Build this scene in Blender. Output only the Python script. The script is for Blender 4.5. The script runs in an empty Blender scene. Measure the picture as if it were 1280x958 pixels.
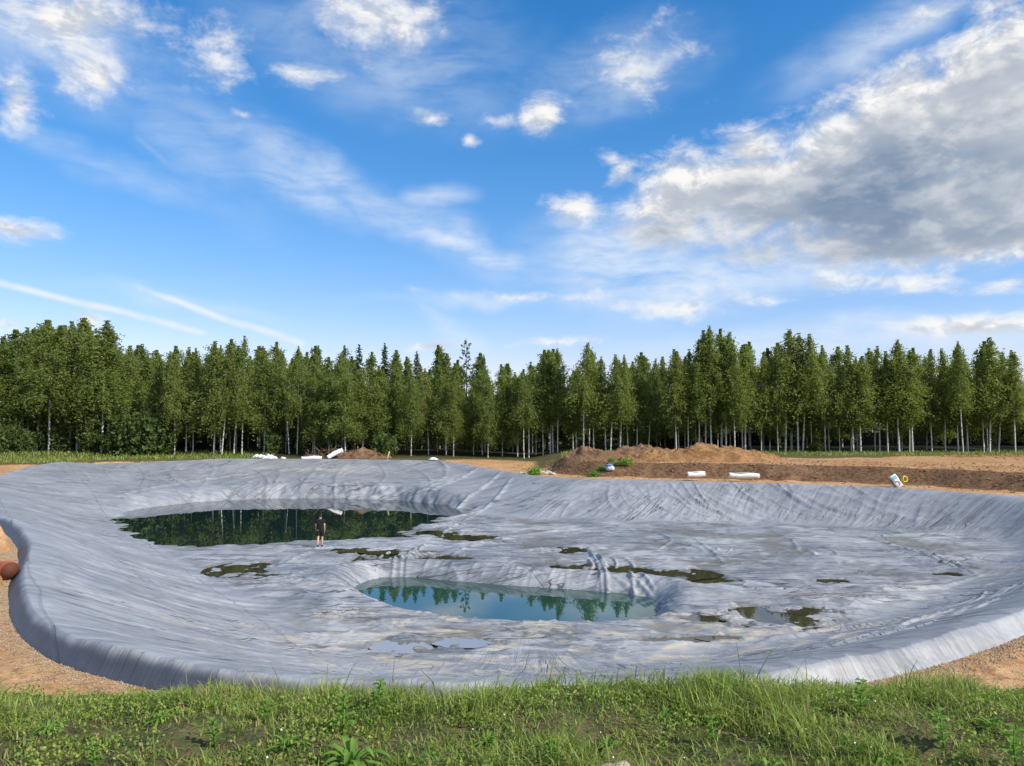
import bpy, bmesh, math, random
import numpy as np
from mathutils import Vector, Matrix
R = math.radians
rng = np.random.default_rng(7)
random.seed(7)
SC = bpy.context.scene
COL = SC.collection

# ------------------------------------------------------------------ camera
F = 961.0                      # focal length in photo pixels (1280 wide)
PITCH = math.atan(51.0 / F)
CZ = 4.5                       # eye height above the pond's rim
cd = bpy.data.cameras.new('camera'); cam = bpy.data.objects.new('camera', cd); COL.objects.link(cam)
cd.sensor_width = 36.0; cd.lens = F / 1280.0 * 36.0; cd.clip_start = 0.05; cd.clip_end = 8000
cam.location = (0, 0, CZ); cam.rotation_euler = (math.pi / 2 + PITCH, 0, 0)
SC.camera = cam
CT, ST = math.cos(PITCH), math.sin(PITCH)

def ray(px, py):
    a = (px - 640) / F; b = (479 - py) / F
    return a, CT - b * ST, ST + b * CT
def at(px, py, z):             # world point of the place seen at px, py on level z
    dx, dy, dz = ray(px, py); t = (z - CZ) / dz
    return np.array([dx * t, dy * t, z])
def at_d(px, py, y):           # world point seen at px, py at ground distance y
    dx, dy, dz = ray(px, py); t = y / dy
    return np.array([dx * t, y, CZ + dz * t])
def ae(px, py):                # azimuth and elevation of a direction
    dx, dy, dz = ray(px, py)
    return math.atan2(dx, dy), math.atan2(dz, math.hypot(dx, dy))

# ------------------------------------------------------------------ sun, exposure
SUN_AZ, SUN_EL = R(118), R(36)     # clockwise from the view direction
sdv = Vector((math.sin(SUN_AZ) * math.cos(SUN_EL), math.cos(SUN_AZ) * math.cos(SUN_EL), math.sin(SUN_EL)))
sl = bpy.data.lights.new('sun', 'SUN'); sl.energy = 4.6; sl.angle = R(0.6); sl.color = (1.0, 0.93, 0.83)
so = bpy.data.objects.new('sun', sl); COL.objects.link(so); so.location = (40, -20, 60)
so.rotation_euler = sdv.to_track_quat('Z', 'Y').to_euler()
vs = SC.view_settings; vs.view_transform = 'Standard'; vs.look = 'None'; vs.gamma = 1.0; vs.exposure = 0.42
try: vs.use_curve_mapping = False
except Exception: pass

# ------------------------------------------------------------------ node helpers
class NT:
    def __init__(s, tree): s.t = tree; s.n = tree.nodes; s.l = tree.links
    def _set(s, sock, v):
        if v is None: return
        if isinstance(v, bpy.types.NodeSocket): s.l.new(v, sock)
        else:
            if isinstance(v, (int, float)) and sock.type == 'VECTOR': v = (v, v, v)
            if sock.type == 'RGBA' and len(v) == 3: v = (*v, 1)
            sock.default_value = v
    def math(s, op, a, b=None, c=None, clamp=False):
        n = s.n.new('ShaderNodeMath'); n.operation = op; n.use_clamp = clamp
        for i, v in enumerate((a, b, c)): s._set(n.inputs[i], v)
        return n.outputs[0]
    def vec(s, op, a, b=None, c=None):
        n = s.n.new('ShaderNodeVectorMath'); n.operation = op
        for i, v in enumerate((a, b, c)): s._set(n.inputs[i], v)
        return n.outputs['Value'] if op in ('LENGTH', 'DOT_PRODUCT', 'DISTANCE') else n.outputs[0]
    def noise(s, vec, scale, detail=4, rough=0.55, dist=0.0, out=0, dim='3D'):
        n = s.n.new('ShaderNodeTexNoise'); n.noise_dimensions = dim
        if vec is not None: s._set(n.inputs['Vector'], vec)
        n.inputs['Scale'].default_value = scale; n.inputs['Detail'].default_value = detail
        n.inputs['Roughness'].default_value = rough; n.inputs['Distortion'].default_value = dist
        return n.outputs[out]
    def ramp(s, v, lo, hi, a=0.0, b=1.0, smooth=True):
        n = s.n.new('ShaderNodeMapRange'); n.interpolation_type = 'SMOOTHSTEP' if smooth else 'LINEAR'
        s._set(n.inputs[0], v); s._set(n.inputs[1], lo); s._set(n.inputs[2], hi); s._set(n.inputs[3], a); s._set(n.inputs[4], b)
        return n.outputs[0]
    def mix(s, f, a, b, mode='MIX'):
        n = s.n.new('ShaderNodeMix'); n.data_type = 'RGBA'; n.blend_type = mode
        s._set(n.inputs['Factor'], f)
        s._set([i for i in n.inputs if i.name == 'A' and i.type == 'RGBA'][0], a)
        s._set([i for i in n.inputs if i.name == 'B' and i.type == 'RGBA'][0], b)
        return [o for o in n.outputs if o.type == 'RGBA'][0]
    def sep(s, v):
        n = s.n.new('ShaderNodeSeparateXYZ'); s._set(n.inputs[0], v); return n.outputs
    def comb(s, x, y, z):
        n = s.n.new('ShaderNodeCombineXYZ')
        for i, v in enumerate((x, y, z)): s._set(n.inputs[i], v)
        return n.outputs[0]
    def attr(s, name, out='Fac'):
        n = s.n.new('ShaderNodeAttribute'); n.attribute_name = name; return n.outputs[out]

# ------------------------------------------------------------------ sky
w = bpy.data.worlds.new('World'); SC.world = w; w.use_nodes = True
w.cycles_visibility  # world stays visible to everything
wt = w.node_tree; wt.nodes.clear(); W = NT(wt)

# cumulus: (px, py, half width, half height, sharpness)
CUM = [
 (1240, 205, 330, 120, 3.2), (1120, 215, 240, 95, 2.6), (1000, 240, 200, 70, 2.2), (880, 245, 125, 62, 1.7),
 (1275, 110, 130, 95, 2.2), (1130, 130, 85, 62, 1.6), (1170, 285, 280, 52, 2.0), (940, 190, 85, 36, 1.3),
 (775, 205, 34, 36, 1.0), (725, 262, 52, 26, 1.05), (825, 284, 78, 27, 1.15), (955, 318, 50, 17, 1.0),
 (1105, 352, 110, 20, 1.1), (850, 384, 86, 19, 1.1), (1215, 410, 120, 15, 1.05), (1270, 355, 60, 12, .9),
 (22, 283, 48, 17, 1.15), (117, 398, 28, 13, 1.25), (680, 150, 36, 24, .95), (378, 94, 52, 16, .8),
 (541, 145, 26, 11, .8), (612, 150, 36, 9, .75), (578, 169, 16, 8, .8), (300, 148, 17, 8, .75), (12, 406, 36, 9, .9),
 (465, 12, 85, 48, 1.15), (140, 85, 66, 36, .95), (80, 20, 125, 42, 1.05), (12, 122, 34, 40, 1.05), (255, 45, 66, 46, .7),
 (690, 430, 62, 9, .95), (545, 437, 40, 9, 1.0), (648, 369, 110, 8, .72), (955, 380, 40, 9, .8), (800, 70, 62, 52, .62),
 (1250, 12, 50, 14, .9), (1150, 22, 60, 14, .7),
]
tc = wt.nodes.new('ShaderNodeTexCoord')
dx, dy, dz = W.sep(tc.outputs['Generated'])[:3]
AZ = W.math('ARCTAN2', dx, dy); EL = W.math('ARCSINE', dz)
PP = W.comb(AZ, EL, 0.0)
WARP = W.vec('MULTIPLY', W.vec('SUBTRACT', W.noise(PP, 9.0, 3, .5, 0, out=1), (.5, .5, .5)), (.075, .04, 0))
away = W.math('MAXIMUM', W.ramp(W.math('ABSOLUTE', AZ), 0.72, 1.0), W.ramp(EL, 0.60, 0.80))
# beyond the placed clouds the rest of the sky carries fair-weather clouds of the same kind
fair = W.math('MULTIPLY', W.ramp(W.noise(W.vec('MULTIPLY', PP, (1, 1.9, 1)), 3.1, 3, .5), .42, .74, -.6, 1.0, False), away)
keepf = W.math('SUBTRACT', 1.0, away)
def cover(blobs, off):
    P1 = W.vec('ADD', W.vec('ADD', PP, off), WARP); acc = None
    for (px, py, rx, ry, k) in blobs:
        a, e = ae(px, py); sx, sy = F / rx / math.cos(a), F / ry
        q = W.vec('MULTIPLY_ADD', P1, (sx, sy, 0), (-a * sx, -e * sy, 0))
        k = k if k > 1.5 else k * .88; v = W.math('MULTIPLY_ADD', W.vec('LENGTH', q), -k, k)
        acc = v if acc is None else W.math('MAXIMUM', acc, v)
    acc = W.math('MINIMUM', W.math('MAXIMUM', acc, -0.6), 1.35)
    return W.math('MULTIPLY_ADD', acc, keepf, fair)
def cnoise(off, det):
    return W.math('MULTIPLY_ADD', W.noise(W.vec('MULTIPLY', W.vec('ADD', PP, off), (1, 1.7, 1)), 12.0, det, .64, .25), 2.9, -1.54)
COV = cover(CUM, (0, 0, 0)); COVB = cover(CUM[:8], (.012, .045, 0))
d0 = W.math('ADD', COV, cnoise((0, 0, 0), 8)); d1 = W.math('ADD', COV, cnoise((.008, .014, 0), 4)); d2 = W.math('ADD', COVB, cnoise((.012, .05, 0), 2))
cum_a = W.ramp(d0, -.15, 1.0)
sh1 = W.ramp(d1, -.1, 1.5); sh2 = W.ramp(d2, .0, 1.6)
edge = W.ramp(W.math('SUBTRACT', d0, d1), -.25, .45)          # sunlit billows
deep = W.math('MULTIPLY', W.ramp(COVB, -.1, 1.1), W.ramp(EL, ae(1000, 352)[1], ae(1000, 322)[1]))
soft = W.noise(W.vec('MULTIPLY', PP, (1, 2.4, 1)), 5.5, 4, .5)
lit = W.math('SUBTRACT', W.math('MULTIPLY_ADD', W.math('MULTIPLY', W.math('SUBTRACT', soft, .5), deep), 1.1, 1.0), W.math('MULTIPLY', W.math('ADD', W.math('MULTIPLY', deep, .8), W.math('MULTIPLY', sh2, .2)), .48))
lit = W.math('SUBTRACT', lit, W.math('MULTIPLY', sh1, .26))
lit = W.math('ADD', lit, W.math('MULTIPLY', W.math('MULTIPLY_ADD', edge, .62, -.25), W.math('MULTIPLY_ADD', deep, -.72, 1.0)), clamp=True)
cc = W.mix(lit, (.20, .285, .42), (.95, .94, .92))
# veils of cirrus: soft elongated patches filled with streaked noise
WISP = [  # px, py, half length, half width, tilt in degrees (down to the right), strength
 (440, 250, 330, 36, 22, .50), (580, 312, 130, 20, 12, .75), (370, 245, 120, 30, 22, .5), (230, 180, 170, 50, 40, .24), (540, 255, 60, 22, -5, .45),
 (480, 60, 240, 100, 8, .36), (760, 90, 150, 60, -15, .36), (90, 60, 180, 80, 10, .42), (780, 330, 160, 70, 3, .75), (900, 350, 300, 42, 0, .75),
 (1080, 420, 320, 26, 0, .55), (640, 372, 200, 14, -2, .4), (560, 410, 60, 20, 35, .34), (1120, 25, 200, 45, -18, .45), (230, 375, 150, 14, 6, .3), (140, 215, 170, 22, 8, .25),
]
wacc = None
pw = W.vec('ADD', PP, W.vec('MULTIPLY', W.vec('SUBTRACT', W.noise(PP, 4.0, 4, .6, 0, out=1), (.5, .5, .5)), (.16, .10, 0)))
for (px, py, rx, ry, tilt, st) in WISP:
    a, e = ae(px, py); c, s = math.cos(R(-tilt)), math.sin(R(-tilt))
    n = wt.nodes.new('ShaderNodeMapping'); n.vector_type = 'TEXTURE'
    n.inputs['Location'].default_value = (a, e, 0); n.inputs['Rotation'].default_value = (0, 0, R(-tilt))
    n.inputs['Scale'].default_value = (rx / F, ry / F, 1); wt.links.new(pw, n.inputs[0])
    v = W.ramp(W.vec('LENGTH', n.outputs[0]), 1.15, .0, 0, st)
    wacc = v if wacc is None else W.math('MAXIMUM', wacc, v)
def streak(tilt, sx, sy, det):
    n = wt.nodes.new('ShaderNodeMapping'); n.inputs['Rotation'].default_value = (0, 0, R(tilt)); n.inputs['Scale'].default_value = (sx, sy, 1)
    wt.links.new(W.vec('ADD', PP, W.vec('MULTIPLY', W.noise(PP, 6.0, 3, .5, 0, out=1), (.05, .05, 0))), n.inputs[0])
    return W.noise(n.outputs[0], 1.0, det, .62, .35)
stn = W.math('ADD', W.math('MULTIPLY', streak(22, 5, 22, 7), .6), W.math('MULTIPLY', streak(8, 13, 30, 6), .4))
farw = W.math('MAXIMUM', W.math('MULTIPLY', W.ramp(W.math('ABSOLUTE', AZ), .75, 1.1), .35), W.math('MULTIPLY', W.ramp(EL, .6, .9), .35))
wacc = W.math('MAXIMUM', wacc, farw)
wis = W.math('MULTIPLY', wacc, W.ramp(stn, .30, .70, .15, 1.5))
# contrails: long thin lines crossing the low sky
for (p, q, wd, st) in (((-60, 338), (262, 417), 3.6, .8), ((150, 352), (384, 432), 4.2, .8), ((165, 165), (222, 215), 4.5, .14), ((520, 375), (566, 420), 4.5, .25)):
    a0, e0 = ae(*p); a1, e1 = ae(*q); L = math.hypot(a1 - a0, e1 - e0); tx, ty = (a1 - a0) / L, (e1 - e0) / L
    pj = W.vec('ADD', PP, W.vec('MULTIPLY', W.vec('SUBTRACT', W.noise(PP, 14, 3, .5, 0, out=1), (.5, .5, .5)), (.008, .008, 0)))
    rel = W.vec('SUBTRACT', pj, (a0, e0, 0))
    al = W.vec('DOT_PRODUCT', rel, (tx, ty, 0)); ac = W.vec('DOT_PRODUCT', rel, (-ty, tx, 0))
    m = W.math('MULTIPLY', W.ramp(W.math('ABSOLUTE', ac), wd / F * 1.7, 0, 0, st), W.math('MULTIPLY', W.ramp(al, 0, L * .15), W.ramp(al, L, L * .96)))
    wis = W.math('MAXIMUM', wis, W.math('MULTIPLY', m, W.ramp(W.noise(PP, 26, 3, .5), .3, .6, .45, 1.1)))
wis = W.math('MINIMUM', wis, .9)
sky = wt.nodes.new('ShaderNodeTexSky'); sky.sky_type = 'NISHITA'; sky.sun_disc = False
sky.sun_elevation = SUN_EL; sky.sun_rotation = SUN_AZ; sky.air_density = 1.0; sky.dust_density = .35; sky.ozone_density = 2.2; sky.altitude = 180
hs = wt.nodes.new('ShaderNodeHueSaturation'); hs.inputs['Saturation'].default_value = 1.40; hs.inputs['Value'].default_value = 1.62
wt.links.new(sky.outputs[0], hs.inputs['Color'])
b1 = wt.nodes.new('ShaderNodeBackground'); b1.inputs[1].default_value = .1; wt.links.new(W.vec('DIVIDE', W.vec('MULTIPLY', hs.outputs[0], (1.09, .985, 1.06)), W.vec('MULTIPLY_ADD', hs.outputs[0], (.042, .050, .034), (1, 1, 1))), b1.inputs[0])
b2 = wt.nodes.new('ShaderNodeBackground'); b2.inputs[1].default_value = .74; b2.inputs[0].default_value = (.84, .91, 1, 1)
b3 = wt.nodes.new('ShaderNodeBackground'); b3.inputs[1].default_value = .76; wt.links.new(cc, b3.inputs[0])
m1 = wt.nodes.new('ShaderNodeMixShader'); m2 = wt.nodes.new('ShaderNodeMixShader'); wo = wt.nodes.new('ShaderNodeOutputWorld')
wt.links.new(wis, m1.inputs[0]); wt.links.new(b1.outputs[0], m1.inputs[1]); wt.links.new(b2.outputs[0], m1.inputs[2])
wt.links.new(cum_a, m2.inputs[0]); wt.links.new(m1.outputs[0], m2.inputs[1]); wt.links.new(b3.outputs[0], m2.inputs[2])
wt.links.new(m2.outputs[0], wo.inputs[0])
w.cycles.sampling_method = 'NONE'
cy = SC.cycles; cy.max_bounces = 5; cy.diffuse_bounces = 2; cy.glossy_bounces = 3; cy.transmission_bounces = 3; cy.caustics_reflective = False; cy.caustics_refractive = False

# ------------------------------------------------------------------ numpy helpers
def _hash(ix, iy, seed):
    h = (ix.astype(np.int64) * 374761393 + iy.astype(np.int64) * 668265263 + seed * 1442695041) & 0x7fffffff
    h = ((h ^ (h >> 13)) * 1274126177) & 0x7fffffff
    return ((h ^ (h >> 16)) & 0xffff) / 65535.0
def gn(x, y, seed=0):          # gradient noise, about -1..1
    x = np.asarray(x, float); y = np.asarray(y, float)
    ix, iy = np.floor(x), np.floor(y); fx, fy = x - ix, y - iy
    u, v = fx * fx * fx * (fx * (fx * 6 - 15) + 10), fy * fy * fy * (fy * (fy * 6 - 15) + 10)
    r = 0
    for (cx, cy) in ((0, 0), (1, 0), (0, 1), (1, 1)):
        an = _hash(ix + cx, iy + cy, seed) * 2 * np.pi
        d = np.cos(an) * (fx - cx) + np.sin(an) * (fy - cy)
        r = r + d * (u if cx else 1 - u) * (v if cy else 1 - v)
    return r * 1.5
def fbm(x, y, o=4, seed=0, gain=.5):
    r = 0; a = 1.0; f = 1.0
    for i in range(o): r = r + a * gn(x * f, y * f, seed + i * 17); a *= gain; f *= 2.03
    return r
def ss(a, b, x):
    t = np.clip((x - a) / (b - a), 0, 1); return t * t * (3 - 2 * t)
def smooth_poly(p, n=3):
    p = np.asarray(p, float)[:, :2]
    for _ in range(n):
        q = np.roll(p, -1, 0); p = np.stack([.75 * p + .25 * q, .25 * p + .75 * q], 1).reshape(-1, 2)
    return p
def poly_sd(P, X, Y):          # signed distance (negative inside) and arc length of the nearest point
    d = np.full(X.shape, 1e9, np.float64); s = np.zeros_like(d); ins = np.zeros(X.shape, bool)
    Q = np.roll(P, -1, 0); L = np.hypot(*(Q - P).T); cum = np.concatenate([[0], np.cumsum(L)])
    for i in range(len(P)):
        ax, ay = P[i]; bx, by = Q[i]; ex, ey = bx - ax, by - ay; l2 = ex * ex + ey * ey + 1e-12
        t = np.clip(((X - ax) * ex + (Y - ay) * ey) / l2, 0, 1)
        dd = (X - ax - t * ex) ** 2 + (Y - ay - t * ey) ** 2
        m = dd < d; d[m] = dd[m]; s[m] = cum[i] + t[m] * L[i]
        c = (ay > Y) != (by > Y)
        if c.any():
            xi = ax + (Y - ay) / (ey if abs(ey) > 1e-12 else 1e-12) * ex
            ins ^= c & (X < xi)
    d = np.sqrt(d); return np.where(ins, -d, d), s
def bil(grid, X, Y):
    gx = np.clip((X - GX0) / GS, 0, grid.shape[1] - 1.001); gy = np.clip((Y - GY0) / GS, 0, grid.shape[0] - 1.001)
    i, j = gx.astype(int), gy.astype(int); fx, fy = gx - i, gy - j
    return (grid[j, i] * (1 - fx) + grid[j, i + 1] * fx) * (1 - fy) + (grid[j + 1, i] * (1 - fx) + grid[j + 1, i + 1] * fx) * fy
def near(grid, X, Y):
    i = np.clip(np.rint((X - GX0) / GS), 0, grid.shape[1] - 1).astype(int); j = np.clip(np.rint((Y - GY0) / GS), 0, grid.shape[0] - 1).astype(int)
    return grid[j, i]

def arc(grid, X, Y):
    b_, n_ = bil(grid, X, Y), near(grid, X, Y); return np.where(np.abs(b_ - n_) < .6, b_, n_)

def np_mesh(name, V, faces, smooth=True):
    me = bpy.data.meshes.new(name); V = np.ascontiguousarray(V, np.float32)
    if not isinstance(faces, list): faces = [faces]
    faces = [np.asarray(f, np.int32) for f in faces if len(f)]
    me.vertices.add(len(V)); me.vertices.foreach_set('co', V.ravel())
    li = np.concatenate([f.ravel() for f in faces]); n = sum(len(f) for f in faces)
    tot = np.concatenate([np.full(len(f), f.shape[1], np.int32) for f in faces])
    st = np.concatenate([[0], np.cumsum(tot)[:-1]]).astype(np.int32)
    me.loops.add(len(li)); me.loops.foreach_set('vertex_index', li)
    me.polygons.add(n); me.polygons.foreach_set('loop_start', st)
    try: me.polygons.foreach_set('loop_total', tot)
    except Exception: pass
    me.polygons.foreach_set('use_smooth', np.full(n, smooth, bool))
    me.update(calc_edges=True); me.validate()
    return me
def fattr(me, name, arr):
    a = me.attributes.new(name, 'FLOAT', 'POINT'); a.data.foreach_set('value', np.ascontiguousarray(arr, np.float32).ravel())
def vattr(me, name, arr):
    a = me.attributes.new(name, 'FLOAT_VECTOR', 'POINT'); a.data.foreach_set('vector', np.ascontiguousarray(arr, np.float32).ravel())
def obj(name, me, mat, parent=None):
    o = bpy.data.objects.new(name, me); COL.objects.link(o)
    if mat is not None and not me.materials: me.materials.append(mat)
    if parent: o.parent = parent
    return o
def tag(o, label=None, cat=None, group=None, kind=None):
    if label: o['label'] = label
    if cat: o['category'] = cat
    if group: o['group'] = group
    if kind: o['kind'] = kind
    return o
def empty(name, loc, rz=0.0):
    o = bpy.data.objects.new(name, None); COL.objects.link(o); o.location = tuple(float(c) for c in loc); o.rotation_euler = (0, 0, rz)
    o.empty_display_size = .3
    return o
class MB:                      # collects verts and faces
    def __init__(s): s.v = []; s.f = {}; s.n = 0
    def add(s, V, Fs):
        V = np.asarray(V, float); s.v.append(V)
        for f in (Fs if isinstance(Fs, list) else [Fs]):
            f = np.asarray(f, int) + s.n; s.f.setdefault(f.shape[1], []).append(f)
        s.n += len(V)
    def tube(s, pts, rad, n=8, cap=True):
        pts = np.asarray(pts, float); rad = np.broadcast_to(np.asarray(rad, float), (len(pts),))
        T = np.gradient(pts, axis=0); T /= np.linalg.norm(T, axis=1)[:, None] + 1e-9
        ref = np.array([0, 0, 1.0]) if abs(T[0, 2]) < .9 else np.array([1.0, 0, 0])
        U = np.cross(T, ref); U /= np.linalg.norm(U, axis=1)[:, None] + 1e-9; Wv = np.cross(T, U)
        a = np.arange(n) / n * 2 * np.pi
        V = pts[:, None] + rad[:, None, None] * (np.cos(a)[None, :, None] * U[:, None] + np.sin(a)[None, :, None] * Wv[:, None])
        m = len(pts); i = np.arange(m - 1)[:, None]; j = np.arange(n)[None]; j2 = (j + 1) % n
        q = np.stack([i * n + j, (i + 1) * n + j, (i + 1) * n + j2, i * n + j2], -1).reshape(-1, 4)
        V = V.reshape(-1, 3); fs = [q]
        if cap:
            V = np.concatenate([V, pts[:1], pts[-1:]]); c0, c1 = m * n, m * n + 1; jj = np.arange(n); k2 = (jj + 1) % n
            fs.append(np.concatenate([np.stack([np.full(n, c0), jj, k2], 1), np.stack([np.full(n, c1), (m - 1) * n + k2, (m - 1) * n + jj], 1)]))
        s.add(V, fs)
    def mesh(s, name, smooth=True):
        return np_mesh(name, np.concatenate(s.v), [np.concatenate(x) for x in s.f.values()], smooth)
    def build(s, name, mat, parent=None, smooth=True): return obj(name, s.mesh(name, smooth), mat, parent)
def bm_obj(name, bm, mat, parent=None, smooth=True):
    me = bpy.data.meshes.new(name); bm.to_mesh(me); bm.free()
    for p in me.polygons: p.use_smooth = smooth
    return obj(name, me, mat, parent)

# ------------------------------------------------------------------ materials
def mat(name):
    m = bpy.data.materials.new(name); m.use_nodes = True; m.node_tree.nodes.clear(); N = NT(m.node_tree)
    out = m.node_tree.nodes.new('ShaderNodeOutputMaterial'); b = m.node_tree.nodes.new('ShaderNodeBsdfPrincipled')
    m.node_tree.links.new(b.outputs[0], out.inputs[0]); return m, N, b, out
def bump(N, b, h, strength, dist):
    n = N.n.new('ShaderNodeBump'); n.inputs['Strength'].default_value = strength; n.inputs['Distance'].default_value = dist
    N._set(n.inputs['Height'], h); N.l.new(n.outputs[0], b.inputs['Normal']); return n
def simple(name, col, rough=.7, var=.25, scale=8, bmp=0.0, spec=.3):
    m, N, b, o = mat(name); tcn = N.n.new('ShaderNodeTexCoord')
    nz = N.noise(tcn.outputs['Object'], scale, 5, .6)
    c = N.mix(nz, tuple(x * (1 - var) for x in col), tuple(min(1, x * (1 + var)) for x in col)); N._set(b.inputs['Base Color'], c)
    b.inputs['Roughness'].default_value = rough; b.inputs['Specular IOR Level'].default_value = spec
    if bmp: bump(N, b, N.noise(tcn.outputs['Object'], scale * 2, 5, .65), 1.0, bmp)
    return m
M = {}
def leafmat(name, c1, c2, trans=.35, rnd=.5):
    m, N, b, o = mat(name); tcn = N.n.new('ShaderNodeTexCoord'); oi = N.n.new('ShaderNodeObjectInfo')
    nz = N.ramp(N.noise(tcn.outputs['Object'], .8, 4, .6), .3, .7)
    f = N.math('ADD', N.math('MULTIPLY', nz, 1 - rnd), N.math('MULTIPLY', oi.outputs['Random'], rnd))
    col = N.mix(f, c1, c2); N._set(b.inputs['Base Color'], col); b.inputs['Roughness'].default_value = .62; b.inputs['Specular IOR Level'].default_value = .25
    t = N.n.new('ShaderNodeBsdfTranslucent'); N._set(t.inputs[0], N.mix(.5, col, (c2[0] * 1.6, c2[1] * 1.7, c2[2] * .7)))
    mx = N.n.new('ShaderNodeMixShader'); mx.inputs[0].default_value = trans
    N.l.new(b.outputs[0], mx.inputs[1]); N.l.new(t.outputs[0], mx.inputs[2]); N.l.new(mx.outputs[0], o.inputs[0]); return m
M['birch_leaf'] = leafmat('birch_leaf', (.118, .168, .042), (.220, .262, .068), .5)
M['pale_leaf'] = leafmat('pale_leaf', (.150, .192, .046), (.225, .255, .066), .5)
M['spruce_leaf'] = leafmat('spruce_leaf', (.055, .092, .034), (.090, .130, .048), .3)
M['bush_leaf'] = leafmat('bush_leaf', (.060, .100, .026), (.110, .150, .040))
M['weed_leaf'] = leafmat('weed_leaf', (.11, .22, .035), (.20, .34, .06), .35)
m, N, b, o = mat('birch_bark'); tcn = N.n.new('ShaderNodeTexCoord')
v = N.vec('MULTIPLY', tcn.outputs['Object'], (3, 3, 5))
dk = N.ramp(N.noise(v, 1.3, 5, .7), .50, .64)
N._set(b.inputs['Base Color'], N.mix(dk, (.62, .60, .55), (.10, .09, .08))); b.inputs['Roughness'].default_value = .75; M['bark'] = m
M['dark_bark'] = simple('dark_bark', (.13, .10, .08), .85, .4, 6)
M['twig'] = simple('twig', (.17, .11, .07), .85, .4, 4)

# liner: grey plastic sheet, dusty, with fine creases
m, N, b, o = mat('liner_plastic'); geo = N.n.new('ShaderNodeNewGeometry'); pos = geo.outputs['Position']
wr = N.attr('crease', 'Vector'); fl = N.attr('floor'); mud = N.attr('mud')
wf = N.comb(N.math('MULTIPLY', N.sep(pos)[1], 1.0), N.math('MULTIPLY', N.sep(pos)[0], 1.0), 0.0)
def fmix(f, a, b_): return N.math('ADD', N.math('MULTIPLY', a, N.math('SUBTRACT', 1.0, f)), N.math('MULTIPLY', b_, f))
st1 = fmix(fl, N.noise(N.vec('MULTIPLY', wr, (2.0, .22, 1)), 1.0, 7, .64, .5), N.noise(N.vec('MULTIPLY', wf, (1.3, .28, 1)), 1.0, 7, .66, 1.2))
st2 = N.noise(N.vec('MULTIPLY', wr, (7.0, .8, 1)), 1.0, 5, .62, .6)
iso = N.noise(pos, .28, 8, .66, .8); fine = N.noise(N.vec('MULTIPLY', pos, (1.6, 4.5, 2)), 1.0, 8, .68, 1.2)
dust = N.math('ADD', N.math('MULTIPLY', st1, .42), N.math('ADD', N.math('MULTIPLY', iso, .30), N.math('MULTIPLY', fine, .28)))
c1 = N.mix(N.ramp(dust, .36, .64), (.165, .178, .198), (.335, .347, .362))
c1 = N.mix(N.math('MULTIPLY', N.ramp(iso, .45, .62), N.math('MULTIPLY_ADD', fl, .42, .08)), c1, (.46, .465, .46))
def crease_lines(v, sc, dist, wd_):
    n_ = N.noise(N.vec('MULTIPLY', v, sc), 1.0, 2, .45, dist)
    return N.ramp(N.math('ABSOLUTE', N.math('SUBTRACT', n_, .5)), wd_, .0)
patch1 = N.ramp(N.noise(pos, .16, 3, .5), .43, .58); patch2 = N.ramp(N.noise(N.vec('ADD', pos, (37, 11, 0)), .2, 3, .5), .40, .56)
cl1 = N.math('MULTIPLY', N.math('MAXIMUM', crease_lines(wr, (1.1, .10, 1), .7, .016), N.math('MULTIPLY', crease_lines(wr, (2.6, .22, 1), 1.0, .018), .7)), N.math('MULTIPLY_ADD', patch1, .93, .07))
cl2 = N.math('MULTIPLY', N.math('MAXIMUM', crease_lines(wf, (1.05, .13, 1), 1.4, .022), N.math('MULTIPLY', crease_lines(N.vec('ADD', wf, (9, 4, 0)), (2.3, .25, 1), 1.0, .02), .55)), N.math('MULTIPLY_ADD', patch2, .9, .1))
clA = N.math('MAXIMUM', N.math('MULTIPLY', cl1, N.math('SUBTRACT', 1.0, fl)), N.math('MULTIPLY', cl2, fl))
# welded seams between the strips of sheeting
sx_ = N.math('ADD', N.math('MULTIPLY', N.sep(pos)[0], .82), N.math('MULTIPLY', N.sep(pos)[1], .57))
seam = N.ramp(N.math('ABSOLUTE', N.math('SUBTRACT', N.math('MODULO', N.math('ADD', N.math('MULTIPLY_ADD', N.noise(pos, .3, 2, .5), .5, 200.0), sx_), 6.4), 3.2)), .05, .02)
clA = N.math('MULTIPLY', clA, N.math('MULTIPLY_ADD', N.attr('lip'), -.8, 1.0))
c1 = N.mix(N.math('MULTIPLY', clA, .85), c1, (.045, .05, .058)); c1 = N.mix(N.math('MULTIPLY', seam, .35), c1, (.12, .13, .14))
c1 = N.mix(N.math('MULTIPLY', N.attr('skirt'), .95), c1, (.055, .065, .088))  # left outer skirt darkened: its shade is put into the colour
mudf = N.math('MULTIPLY', mud, N.ramp(N.noise(N.vec('MULTIPLY', pos, (.55, 1.0, 1)), 1.0, 8, .68, .8), .50, .58))
c2 = N.mix(N.math('MULTIPLY', mudf, .7), c1, (.47, .415, .31))
wet = N.math('MULTIPLY', fl, N.ramp(N.noise(N.vec('MULTIPLY', pos, (.35, 1.1, 1)), 1.0, 8, .66, 1.0), .51, .60))
c3 = N.mix(N.math('MULTIPLY', wet, .6), c2, (.085, .095, .105))
dmp = N.attr('damp'); c3 = N.mix(N.math('MULTIPLY', dmp, .72), c3, N.mix(fine, (.075, .070, .058), (.20, .185, .150)))
N._set(b.inputs['Base Color'], c3)
N._set(b.inputs['Roughness'], N.math('MULTIPLY_ADD', wet, -.22, .50)); b.inputs['Specular IOR Level'].default_value = .45
hh = N.math('ADD', N.math('MULTIPLY', st1, .6), N.math('ADD', N.math('MULTIPLY', st2, .25), N.math('MULTIPLY', fine, .18)))
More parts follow.
